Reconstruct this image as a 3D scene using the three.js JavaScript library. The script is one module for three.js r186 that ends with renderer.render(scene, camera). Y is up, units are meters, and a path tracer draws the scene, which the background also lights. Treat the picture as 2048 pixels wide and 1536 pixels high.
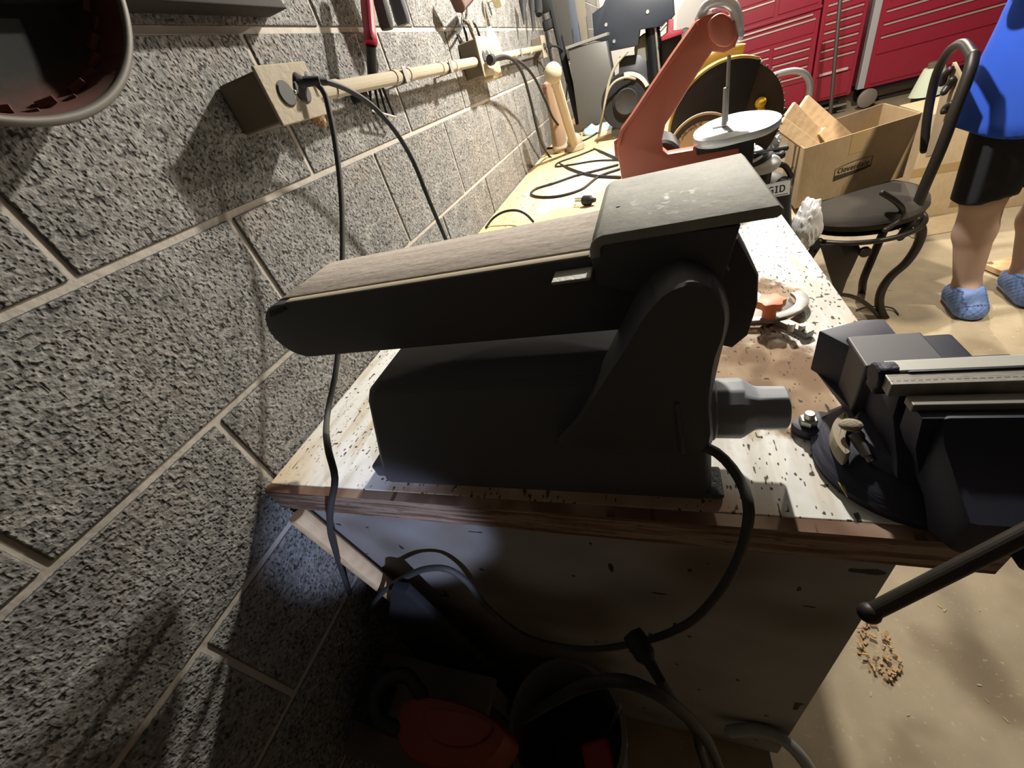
import * as THREE from 'three';
import { RoundedBoxGeometry } from 'three/addons/geometries/RoundedBoxGeometry.js';
import { mergeGeometries, toCreasedNormals } from 'three/addons/utils/BufferGeometryUtils.js';
import { MarchingCubes } from 'three/addons/objects/MarchingCubes.js';

// ---------------------------------------------------------------- camera, light, exposure
const scene = new THREE.Scene();
scene.background = new THREE.Color(0x000000);
const camera = new THREE.PerspectiveCamera(87.8, 4 / 3, 0.02, 60);
{
  const right = new THREE.Vector3(0.93400613, -0.25887811, -0.24620046);
  const up = new THREE.Vector3(0.04166243, 0.76336649, -0.6446207);
  const back = new THREE.Vector3(0.35481937, 0.59182238, 0.72377447);
  camera.position.set(0.5626, 1.2742, 0.0554);
  camera.quaternion.setFromRotationMatrix(new THREE.Matrix4().makeBasis(right, up, back));
}
scene.add(camera);
const renderer = new THREE.WebGLRenderer({ antialias: true });
renderer.toneMapping = THREE.LinearToneMapping;
renderer.toneMappingExposure = 1.0;
renderer.shadowMap.enabled = true;

const LAMPS = [
  // position, colour, candela, name, label, category
  { p: [0.72, 2.06, -1.72], c: 0xfff8ee, i: 14, label: 'bare bulb lamp on the ceiling above the middle of the workbench' },
  { p: [1.9, 2.26, -3.7], c: 0xfff3e2, i: 15, label: 'bare bulb lamp on the ceiling in front of the red tool chests' },
  { p: [0.75, 2.2, -6.1], c: 0xfffaf0, i: 5, label: 'bare bulb lamp added on the ceiling in the far left corner to whiten the back wall' },  // extra bulb added to brighten the back wall
];
function pointLamp(l) {
  const light = new THREE.PointLight(l.c, l.i, 0, 2);
  light.position.set(l.p[0], l.p[1] - 0.06, l.p[2]);
  light.castShadow = true; light.shadow.radius = 1.4; light.shadow.mapSize.set(2048, 2048);
  light.name = 'lamp_light';
  scene.add(light);
}
LAMPS.forEach(pointLamp);
// pendant over the floor beside the bench, narrowed by an added shade
const PENDANT = { p: [2.2, 2.16, -1.35], t: [1.9, 0, -2.0] };
const pendantLight = new THREE.SpotLight(0xfff2da, 13, 0, 0.68, 0.5, 2);
pendantLight.position.set(...PENDANT.p); pendantLight.target.position.set(...PENDANT.t);
pendantLight.castShadow = true; pendantLight.shadow.radius = 1.6; pendantLight.name = 'pendant_light';
scene.add(pendantLight, pendantLight.target);
// added spotlight behind the camera, casting a bluish patch on the bench end
const ADDED_SPOT = { p: [1.02, 1.22, 0.62], t: [0.14, 0.785, -0.19] };
const addedSpotLight = new THREE.SpotLight(0xc4d4ff, 5.2, 0, 0.13, 0.3, 2);
addedSpotLight.position.set(...ADDED_SPOT.p); addedSpotLight.target.position.set(...ADDED_SPOT.t);
addedSpotLight.castShadow = true; addedSpotLight.shadow.radius = 0.8; addedSpotLight.name = 'added_spot_light';
scene.add(addedSpotLight, addedSpotLight.target);

// ---------------------------------------------------------------- helpers
let seed = 7;
const rnd = () => { seed = (seed * 1664525 + 1013904223) >>> 0; return seed / 4294967296; };
const V = (a) => new THREE.Vector3(a[0], a[1], a[2]);
const names = {};
function numbered(n) { if (names[n] === undefined) { names[n] = 0; return n; } names[n]++; return n + '_' + String(names[n]).padStart(3, '0'); }
const BASE = new Map();
function thing(name, label, category, base = [0, 0, 0], group) {
  const o = new THREE.Group(); o.name = numbered(name); o.position.set(...base);
  o.userData = { label, category }; if (group) o.userData.group = group;
  BASE.set(o, base); scene.add(o); return o;
}
function finish(m) { m.castShadow = true; m.receiveShadow = true; return m; }
// a part: geometry is given in world metres and moved into its thing's own frame
function part(name, geo, mat, parent, label) {
  if (Array.isArray(geo)) geo = merge(geo);
  const b = BASE.get(parent);
  geo.translate(-b[0], -b[1], -b[2]);
  const m = finish(new THREE.Mesh(geo, mat)); m.name = numbered(name); BASE.set(m, b);
  if (label) m.userData.label = label;
  parent.add(m); return m;
}
function solo(name, geo, mat, label, category, group) {
  if (Array.isArray(geo)) geo = merge(geo);
  geo.computeBoundingBox(); const bb = geo.boundingBox;
  const b = [(bb.min.x + bb.max.x) / 2, bb.min.y, (bb.min.z + bb.max.z) / 2];
  geo.translate(-b[0], -b[1], -b[2]);
  const m = finish(new THREE.Mesh(geo, mat)); m.name = numbered(name); m.position.set(...b); BASE.set(m, b);
  m.userData = { label, category }; if (group) m.userData.group = group;
  scene.add(m); return m;
}
function struct(name, geo, mat) {
  if (Array.isArray(geo)) geo = merge(geo);
  const m = finish(new THREE.Mesh(geo, mat)); m.name = name; m.userData = { kind: 'structure' }; BASE.set(m, [0, 0, 0]); scene.add(m); return m;
}
function merge(list) {
  return mergeGeometries(list.map((g) => { const q = g.index ? g.toNonIndexed() : g; for (const k of Object.keys(q.attributes)) if (!['position', 'normal', 'uv'].includes(k)) q.deleteAttribute(k); return q; }));
}
// texture coordinates in metres from the dominant normal
function uvm(g, s = 1, off = [0, 0]) {
  if (g.index) g = g.toNonIndexed();
  const p = g.attributes.position, n = g.attributes.normal, uv = new Float32Array(p.count * 2);
  for (let i = 0; i < p.count; i++) {
    const ax = Math.abs(n.getX(i)), ay = Math.abs(n.getY(i)), az = Math.abs(n.getZ(i));
    let a, b; if (ax >= ay && ax >= az) { a = p.getZ(i); b = p.getY(i); } else if (ay >= az) { a = p.getX(i); b = p.getZ(i); } else { a = p.getX(i); b = p.getY(i); }
    uv[2 * i] = a / s + off[0]; uv[2 * i + 1] = b / s + off[1];
  }
  g.setAttribute('uv', new THREE.BufferAttribute(uv, 2)); return g;
}
function bx(x0, x1, y0, y1, z0, z1, r = 0.003, seg = 2) {
  const w = x1 - x0, h = y1 - y0, d = z1 - z0; r = Math.min(r, w / 2.01, h / 2.01, d / 2.01);
  const g = new RoundedBoxGeometry(w, h, d, seg, r); g.translate((x0 + x1) / 2, (y0 + y1) / 2, (z0 + z1) / 2); return g;
}
// box given by centre, size and rotation
function rbx(c, s, rot = [0, 0, 0], r = 0.003) {
  const g = new RoundedBoxGeometry(s[0], s[1], s[2], 2, Math.min(r, ...s.map((q) => q / 2.01)));
  g.applyMatrix4(new THREE.Matrix4().makeRotationFromEuler(new THREE.Euler(...rot))); g.translate(...c); return g;
}
function between(g, a, b) { // moves a geometry built along +y from the origin onto the segment a-b
  const A = V(a), d = V(b).sub(A), q = new THREE.Quaternion().setFromUnitVectors(new THREE.Vector3(0, 1, 0), d.clone().normalize());
  g.applyQuaternion(q); g.translate(A.x, A.y, A.z); return g;
}
function rod(a, b, r0, r1 = r0, seg = 20) {
  const L = V(b).distanceTo(V(a)), e = Math.min(r0, r1) * 0.12;
  const g = new THREE.LatheGeometry([[0, 0], [r0 - e, 0], [r0, e], [r1, L - e], [r1 - e, L], [0, L]].map((p) => new THREE.Vector2(...p)), seg);
  return between(toCreasedNormals(g, 0.7), a, b);
}
function turned(profile, a, b, seg = 28) { // profile [[radius, height]...] along a-b
  return between(toCreasedNormals(new THREE.LatheGeometry(profile.map((p) => new THREE.Vector2(...p)), seg), 0.6), a, b);
}
function tube(pts, r, seg = 0, rs = 8, closed = false) {
  const c = new THREE.CatmullRomCurve3(pts.map(V), closed, 'centripetal');
  const g = new THREE.TubeGeometry(c, seg || pts.length * 8, r, rs, closed);
  if (closed) return g;
  const cap = (t) => { const s = new THREE.SphereGeometry(r, 8, 6); const q = c.getPoint(t); s.translate(q.x, q.y, q.z); return s; };
  return merge([g, cap(0), cap(1)]);
}
function shapeOf(pts, holes = []) {
  const s = new THREE.Shape(pts.map((p) => new THREE.Vector2(...p)));
  for (const h of holes) s.holes.push(new THREE.Path(h.map((p) => new THREE.Vector2(...p))));
  return s;
}
function smooth(pts, n = 60, closed = true) { // closed spline through 2-D points
  const c = new THREE.CatmullRomCurve3(pts.map((p) => new THREE.Vector3(p[0], p[1], 0)), closed, 'centripetal');
  return c.getPoints(n).slice(0, closed ? n : n + 1).map((p) => [p.x, p.y]);
}
function exZ(pts, z0, z1, bev = 0.002, holes = []) { // outline in x-y, pulled along z
  const g = new THREE.ExtrudeGeometry(shapeOf(pts, holes), { depth: Math.abs(z1 - z0) - 2 * bev, bevelEnabled: bev > 0, bevelSize: bev, bevelThickness: bev, bevelSegments: 2, bevelOffset: -bev, curveSegments: 12 });
  g.translate(0, 0, Math.min(z0, z1) + bev); return toCreasedNormals(g, 0.6);
}
function exX(pts, x0, x1, bev = 0.002, holes = []) { // outline in (z, y), pulled along x
  const g = exZ(pts.map((p) => [-p[0], p[1]]), x0, x1, bev, holes.map((h) => h.map((p) => [-p[0], p[1]])));
  g.applyMatrix4(new THREE.Matrix4().makeBasis(new THREE.Vector3(0, 0, -1), new THREE.Vector3(0, 1, 0), new THREE.Vector3(1, 0, 0))); return g;
}
function exY(pts, y0, y1, bev = 0.002, holes = []) { // outline in (x, z), pulled along y
  const g = exZ(pts.map((p) => [p[0], -p[1]]), y0, y1, bev, holes.map((h) => h.map((p) => [p[0], -p[1]])));
  g.applyMatrix4(new THREE.Matrix4().makeBasis(new THREE.Vector3(1, 0, 0), new THREE.Vector3(0, 0, -1), new THREE.Vector3(0, 1, 0))); return g;
}
function loft(rings, closeEnds = true) { // rings: arrays of [x,y,z], same length
  const n = rings[0].length, pos = [], idx = [];
  for (const r of rings) for (const p of r) pos.push(...p);
  for (let k = 0; k + 1 < rings.length; k++) for (let i = 0; i < n; i++) { const a = k * n + i, b = k * n + (i + 1) % n, c = a + n, d = b + n; idx.push(a, b, c, b, d, c); }
  if (closeEnds) for (const [k, flip] of [[0, 1], [rings.length - 1, 0]]) {
    const r = rings[k], c = r.reduce((s, p) => [s[0] + p[0] / n, s[1] + p[1] / n, s[2] + p[2] / n], [0, 0, 0]); const ci = pos.length / 3; pos.push(...c);
    for (let i = 0; i < n; i++) { const a = k * n + i, b = k * n + (i + 1) % n; flip ? idx.push(ci, b, a) : idx.push(ci, a, b); }
  }
  const g = new THREE.BufferGeometry(); g.setAttribute('position', new THREE.Float32BufferAttribute(pos, 3)); g.setIndex(idx); g.computeVertexNormals();
  const q = toCreasedNormals(g, 0.8); return uvm(q, 1);
}
function sph(c, r, s = [1, 1, 1], seg = 16) { const g = new THREE.SphereGeometry(r, seg, Math.round(seg * 0.7)); g.scale(...s); g.translate(...c); return g; }

// ---------------------------------------------------------------- procedural textures
function lattice(n, sd) { let s = sd >>> 0; const a = new Float32Array(n * n); for (let i = 0; i < n * n; i++) { s = (s * 1664525 + 1013904223) >>> 0; a[i] = s / 4294967296; } return a; }
const LAT = [];
function vnoise(x, y, n, sd = 1) { // periodic value noise, n cells per tile, x,y in 0..1
  const L1 = LAT[n] || (LAT[n] = []); const a = L1[sd] || (L1[sd] = lattice(n, sd * 7919 + n));
  x *= n; y *= n; const xi = Math.floor(x), yi = Math.floor(y); let fx = x - xi, fy = y - yi; fx = fx * fx * (3 - 2 * fx); fy = fy * fy * (3 - 2 * fy);
  const i0 = ((xi % n) + n) % n, i1 = (i0 + 1) % n, j0 = ((yi % n) + n) % n, j1 = (j0 + 1) % n;
  return (a[j0 * n + i0] * (1 - fx) + a[j0 * n + i1] * fx) * (1 - fy) + (a[j1 * n + i0] * (1 - fx) + a[j1 * n + i1] * fx) * fy;
}
function fbm(x, y, n, oct = 4, sd = 1) { let s = 0, a = 0.5, t = 0; for (let o = 0; o < oct; o++) { s += a * vnoise(x, y, n << o, sd + o); t += a; a *= 0.5; } return s / t; }
const clamp = (x, a = 0, b = 1) => Math.min(b, Math.max(a, x));
const sstep = (a, b, x) => { const t = clamp((x - a) / (b - a)); return t * t * (3 - 2 * t); };
function tex(w, h, fn, srgb = true) { // fn(u, v) -> grey or [r,g,b] in 0..1
  const d = new Uint8Array(w * h * 4);
  for (let j = 0; j < h; j++) for (let i = 0; i < w; i++) {
    const c = fn((i + 0.5) / w, (j + 0.5) / h), k = 4 * (j * w + i);
    if (typeof c === 'number') d[k] = d[k + 1] = d[k + 2] = clamp(c) * 255; else { d[k] = clamp(c[0]) * 255; d[k + 1] = clamp(c[1]) * 255; d[k + 2] = clamp(c[2]) * 255; }
    d[k + 3] = 255;
  }
  const t = new THREE.DataTexture(d, w, h, THREE.RGBAFormat); t.magFilter = THREE.LinearFilter; t.minFilter = THREE.LinearMipmapLinearFilter; t.generateMipmaps = true;
  t.wrapS = t.wrapT = THREE.RepeatWrapping; if (srgb) t.colorSpace = THREE.SRGBColorSpace; t.needsUpdate = true; return t;
}
const mix = (a, b, t) => a.map((v, i) => v + (b[i] - v) * t);
const hex = (h) => [((h >> 16) & 255) / 255, ((h >> 8) & 255) / 255, (h & 255) / 255];
const mat = (color, roughness = 0.6, metalness = 0, o = {}) => new THREE.MeshStandardMaterial({ color, roughness, metalness, ...o });
const pmat = (color, roughness = 0.6, metalness = 0, o = {}) => new THREE.MeshPhysicalMaterial({ color, roughness, metalness, ...o });

const grainBump = tex(512, 512, (u, v) => fbm(u, v, 16, 5, 3), false);
const blockBump = tex(1024, 1024, (u, v) => {
  const g = fbm(u, v, 64, 3, 11), p = vnoise(u, v, 90, 21), q = vnoise(u, v, 40, 5);
  return 0.62 * g + 0.38 * (1 - Math.pow(sstep(0.55, 0.95, p), 1)) - 0.35 * sstep(0.72, 0.95, q) + 0.05;
}, false);
const blockMap = tex(1024, 1024, (u, v) => {
  const a = fbm(u, v, 6, 4, 31), g = fbm(u, v, 64, 3, 11), p = vnoise(u, v, 90, 21), s = vnoise(u, v, 150, 8);
  const l = 0.50 + 0.12 * (a - 0.5) + 0.30 * (g - 0.5) - 0.22 * sstep(0.6, 0.95, p) + 0.05 * (s - 0.5), w = sstep(0.45, 0.8, fbm(u, v, 4, 3, 77));
  return mix([l, l * 0.99, l * 0.955], [l * 0.97, l * 0.92, l * 0.86], w * 0.7);
});
const floorMap = tex(1024, 1024, (u, v) => {
  const a = fbm(u, v, 5, 5, 41), b = fbm(u, v, 24, 4, 43), s = sstep(0.55, 0.8, fbm(u, v, 8, 4, 49)), k = sstep(0.9, 0.96, vnoise(u, v, 300, 51));
  let c = mix([0.58, 0.53, 0.44], [0.74, 0.68, 0.57], 0.6 * a + 0.5 * b); c = mix(c, [0.45, 0.385, 0.30], s * 0.6); return mix(c, [0.8, 0.72, 0.58], k * 0.55);
});
const woodMap = tex(512, 512, (u, v) => {
  const g = fbm(u, v * 0.25, 32, 4, 61), w = 0.5 + 0.5 * Math.sin((v * 22 + 3 * fbm(u, v, 4, 3, 63)) * 6.2832 * 0.5), k = sstep(0.80, 0.86, fbm(u, v, 6, 2, 65));
  let c = mix([0.87, 0.76, 0.60], [0.75, 0.61, 0.44], 0.55 * w * g + 0.3 * g); return mix(c, [0.42, 0.28, 0.17], k * 0.8);
});
const cardMap = tex(512, 512, (u, v) => { const g = fbm(u, v, 12, 4, 71), f = vnoise(u, v * 0.2, 160, 73); const l = 0.95 + 0.1 * (g - 0.5) + 0.05 * (f - 0.5); return [0.74 * l, 0.655 * l, 0.52 * l]; });

// ---------------------------------------------------------------- setting
const M = {
  block: mat(0xffffff, 0.95, 0, { map: blockMap, bumpMap: blockBump, bumpScale: 0.003 }),
  mortar: mat(0xb3aca0, 0.95, 0, { bumpMap: grainBump, bumpScale: 0.002 }),
  floor: mat(0xffffff, 0.9, 0, { map: floorMap, bumpMap: grainBump, bumpScale: 0.003 }),
  white: mat(0xe8e6de, 0.85), ceiling: mat(0x3a352e, 0.9), dark: mat(0x2a2826, 0.9),
  black: mat(0x4c4c4f, 0.6, 0, { bumpMap: grainBump, bumpScale: 0.0006 }),
  blackPlastic: mat(0x1c1c1e, 0.5), rubber: mat(0x17181a, 0.65), greyRubber: mat(0x3b3a38, 0.7),
  steel: mat(0xb9b8b2, 0.38, 0.85), dullSteel: mat(0x8d8a84, 0.55, 0.6), castGrey: mat(0xb6b6aa, 0.62, 0.1, { bumpMap: grainBump, bumpScale: 0.0008 }),
  dust: mat(0xa59b86, 0.95, 0, { bumpMap: grainBump, bumpScale: 0.0008 }), dustDark: mat(0x6a6052, 0.95),
  wood: mat(0xffffff, 0.75, 0, { map: woodMap, bumpMap: grainBump, bumpScale: 0.0008 }), card: mat(0xffffff, 0.9, 0, { map: cardMap }),
  orange: mat(0xb0604a, 0.45), red: pmat(0x98243a, 0.35, 0, { clearcoat: 0.4, clearcoatRoughness: 0.35 }), trim: mat(0xd9cdc4, 0.35, 0.5),
};
{ // left wall of concrete blocks: course 0.2032, block 0.4064, joints 10 mm
  const L = 0.4064, H = 0.2032, y0 = 1.226 - 6 * H, j = 0.0045;
  const wall = struct('wall_left', uvm(new THREE.BoxGeometry(0.2, 2.44, 8.6).translate(-0.1032, 1.225, -2.8), 0.3), M.mortar);
  const shapes = [];
  for (let k = 0; k < 8; k++) shapes.push(uvm(new RoundedBoxGeometry(0.16, H - 2 * j, L - 2 * j, 2, 0.003), 0.28, [k * 0.37, k * 0.61]));
    for (let r = 0; r < 12; r++) {
    const off = r % 2 === 1 ? 0 : 0.5; // course 5 (just below y 1.226) has a joint at z = 0
    for (let k = -17; k < 4; k++) {
      const z = (k + off + 0.5) * L; if (z > 1.4 || z < -6.95) continue;
      const b = finish(new THREE.Mesh(shapes[Math.floor(rnd() * 8)], M.block)); b.name = numbered('block');
      b.position.set(-0.08 + (rnd() - 0.5) * 0.0016, y0 + (r + 0.5) * H, z); wall.add(b);
    }
  }
}
struct('floor', uvm(bx(-0.2, 4.7, -0.12, 0, -7.2, 1.7, 0.001), 1.6), M.floor);
struct('ceiling', bx(-0.2, 4.7, 2.44, 2.56, -7.2, 1.7, 0.001), M.ceiling);
struct('wall_back', bx(0, 4.5, 0, 2.44, -7.2, -7.0, 0.001), M.white);
struct('wall_right', bx(4.5, 4.7, 0, 2.44, -7.2, 1.7, 0.001), M.dark);
struct('wall_front', bx(0, 4.5, 0, 2.44, 1.5, 1.7, 0.001), M.dark);

// lamps (their light is set at the top)
for (const l of LAMPS) {
  const [x, y, z] = l.p; const t = thing('ceiling_lamp', l.label, 'lamp', [x, y, z]);
  part('socket', turned([[0, 0.18], [0.05, 0.18], [0.055, 0.165], [0.03, 0.12], [0.022, 0.02], [0, 0.02]], [x, y, z], [x, y + 1, z]), M.white, t);
  part('bulb', sph([x, y - 0.06, z], 0.03, [1, 1.25, 1]), mat(0xffffff, 0.4, 0, { emissive: l.c, emissiveIntensity: 4 }), t);
}
{
  const [x, y, z] = PENDANT.p, d = V(PENDANT.t).sub(V(PENDANT.p)).normalize(), q = (k) => [x + d.x * k, y + d.y * k, z + d.z * k];
  const t = thing('pendant_lamp', 'pendant lamp with an added dark metal shade above the floor by the chair', 'lamp', PENDANT.p);
  part('shade', turned([[0.03, -0.1], [0.04, -0.1], [0.15, 0.07], [0.146, 0.07], [0.035, -0.095]], PENDANT.p, q(1), 40), M.rubber, t);  // shade added to keep the lamp light off the bench
  part('bulb', sph(q(-0.035), 0.028), mat(0xffffff, 0.4, 0, { emissive: 0xfff2da, emissiveIntensity: 4 }), t);
  part('cord', rod(q(-0.1), [x, 2.44, z], 0.004), M.rubber, t);
}
{
  const [x, y, z] = ADDED_SPOT.p, d = V(ADDED_SPOT.t).sub(V(ADDED_SPOT.p)).normalize(), at = (s) => [x + d.x * s, y + d.y * s, z + d.z * s];
  const t = thing('added_torch', 'made-up black torch behind the camera standing for the added spotlight', 'torch', ADDED_SPOT.p);  // made-up body around the added spotlight
  part('body', rod(at(-0.14), at(-0.04), 0.013), M.blackPlastic, t);
  part('head', turned([[0.012, 0], [0.02, 0.015], [0.022, 0.03], [0.019, 0.03], [0.012, 0.012]], at(-0.042), at(1)), M.blackPlastic, t);
  part('lens', rod(at(-0.022), at(-0.02), 0.018), mat(0xffffff, 0.3, 0, { emissive: 0xc4d4ff, emissiveIntensity: 2 }), t);
  const s = thing('added_shelf', 'plain board shelf added behind the camera to hold the made-up torch', 'shelf', [1.06, 1.1, 0.95]);  // unseen shelf, added only to carry the torch
  part('board', uvm(bx(0.7, 1.5, 1.165, 1.185, 0.6, 1.2), 0.8), M.wood, s);
  for (const q of [0.75, 1.45]) part('leg', uvm(bx(q - 0.02, q + 0.02, 0, 1.165, 0.66, 0.7), 0.8), M.wood, s);
  for (const q of [0.75, 1.45]) part('leg', uvm(bx(q - 0.02, q + 0.02, 0, 1.165, 1.1, 1.14), 0.8), M.wood, s);
}

// ---------------------------------------------------------------- workbench
const BX = 0.812, BZ = -0.18;
const benchNear = tex(1600, 1600, (u, v) => { // white paint worn over boards; u across, v away from the camera (1.02 m)
  const x = u * 0.82, z = v * 1.02;
  const streak = fbm(u * 1.0, v * 0.16, 48, 4, 91), blot = fbm(u, v, 7, 4, 93), fine = fbm(u, v, 120, 2, 95);
  let c = mix([0.93, 0.935, 0.92], [0.79, 0.775, 0.73], 0.75 * sstep(0.42, 0.75, streak) + 0.25 * fine);
  c = mix(c, [0.78, 0.68, 0.52], 0.4 * sstep(0.56, 0.72, blot) * sstep(0.35, 0.6, streak));
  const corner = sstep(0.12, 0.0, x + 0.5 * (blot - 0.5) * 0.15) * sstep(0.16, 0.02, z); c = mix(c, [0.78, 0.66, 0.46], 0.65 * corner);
  const front = sstep(0.05, 0.015, z + 0.05 * (blot - 0.5)) * sstep(0.18, 0.26, x) * sstep(0.68, 0.6, x); c = mix(c, [0.60, 0.46, 0.34], 0.75 * front);  // brown strip before the sander, partly its cast shadow painted in
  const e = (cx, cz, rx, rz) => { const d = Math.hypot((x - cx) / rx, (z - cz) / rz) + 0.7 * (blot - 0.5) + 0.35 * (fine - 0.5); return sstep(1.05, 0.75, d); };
  const dust = Math.max(e(0.70, 0.40, 0.075, 0.09), e(0.68, 0.20, 0.085, 0.10), 0.7 * e(0.60, 0.30, 0.10, 0.2));  // sawdust stains and soft shadow, painted together in brown
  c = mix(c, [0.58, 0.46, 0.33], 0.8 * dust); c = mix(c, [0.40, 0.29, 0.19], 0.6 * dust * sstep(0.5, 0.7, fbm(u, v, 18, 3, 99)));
  const sp = vnoise(u, v * 0.5, 330, 97), sp2 = vnoise(u, v, 12, 98), big = vnoise(u, v * 0.55, 130, 103);
  if (sp > 0.95 - 0.17 * sp2) c = mix(c, [0.2, 0.17, 0.13], 0.85); if (big > 0.965) c = mix(c, [0.16, 0.13, 0.1], 0.85);
  return c;
});
const benchFar = tex(768, 2048, (u, v) => { // bare plywood with spatter; 3.3 m long
  const g = fbm(u, v * 0.3, 24, 4, 111), b = fbm(u, v * 2, 5, 4, 113), sp = vnoise(u, v * 2, 90, 115), sp2 = vnoise(u, v * 2, 7, 116);
  let c = mix([0.90, 0.80, 0.61], [0.79, 0.65, 0.45], 0.6 * g + 0.5 * (b - 0.4)); c = mix(c, [0.95, 0.91, 0.81], sstep(0.5, 0.7, b) * 0.6);
  if (sp > 0.97 - 0.1 * sp2) c = mix(c, [0.33, 0.25, 0.17], 0.7); return c;
});
function topUv(g, z0, len) { if (g.index) g = g.toNonIndexed(); const p = g.attributes.position, uv = g.attributes.uv; for (let i = 0; i < p.count; i++) uv.setXY(i, p.getX(i) / 0.82, (z0 - p.getZ(i)) / len); return g; }
{
  const t = thing('workbench', 'long worn workbench with a speckled white top against the block wall', 'workbench', [0.4, 0, -0.7]);
  part('tabletop', topUv(bx(0.004, BX, 0.862, 0.9, -1.2, BZ - 0.012, 0.002), BZ, 1.02), mat(0xffffff, 0.85, 0, { map: benchNear, bumpMap: grainBump, bumpScale: 0.001 }), t, 'white painted top with dark specks, brown stains and painted-in shade');
  part('tabletop', topUv(bx(0.004, BX, 0.862, 0.8995, -4.4, -1.202, 0.002), -1.2, 3.3), mat(0xffffff, 0.85, 0, { map: benchFar }), t, 'bare plywood top with spatter');
  const edgeMat = mat(0xffffff, 0.85, 0, { map: tex(1024, 128, (u, v) => { const g = fbm(u, v, 12, 4, 121), s = vnoise(u, v, 60, 123); let c = mix([0.62, 0.53, 0.45], [0.42, 0.31, 0.24], sstep(0.35, 0.7, g)); return s > 0.86 ? mix(c, [0.3, 0.17, 0.1], 0.7) : c; }), bumpMap: grainBump, bumpScale: 0.001 });
  const eg = exX([[BZ - 0.012, 0.8995], [BZ + 0.001, 0.899], [BZ, 0.885], [BZ, 0.856], [BZ - 0.012, 0.854]], 0.004, BX, 0.0006);
  const p = eg.attributes.position, uv = eg.attributes.uv; for (let i = 0; i < p.count; i++) uv.setXY(i, p.getX(i) / 0.82, (p.getY(i) - 0.85) / 0.05);
  part('edge_board', eg, edgeMat, t, 'brown worn front edge of the top');
  const panelMat = mat(0xffffff, 0.8, 0, { map: tex(1024, 1024, (u, v) => { const g = fbm(u, v, 8, 5, 131), s = vnoise(u, v, 44, 133), d = fbm(u, v, 4, 3, 135); let c = mix([0.66, 0.66, 0.66], [0.46, 0.43, 0.39], 0.5 * g + 0.9 * sstep(0.45, 0.8, d)); if (s > 0.95) c = mix(c, [0.14, 0.11, 0.1], 0.85); return c; }) });
  part('end_panel', uvm(bx(0.03, 0.758, 0.02, 0.862, -0.215, -0.192, 0.002), 0.8), panelMat, t, 'grey white panel closing the end of the bench');
  part('side_panel', uvm(bx(0.735, 0.757, 0.02, 0.86, -4.3, -0.216, 0.002), 0.8), panelMat, t);
  for (const z of [-1.6, -3.0, -4.3]) for (const x of [0.06, 0.7]) part('leg', uvm(bx(x - 0.03, x + 0.03, 0, 0.861, z - 0.045, z + 0.045), 0.5), M.wood, t);
}

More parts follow.
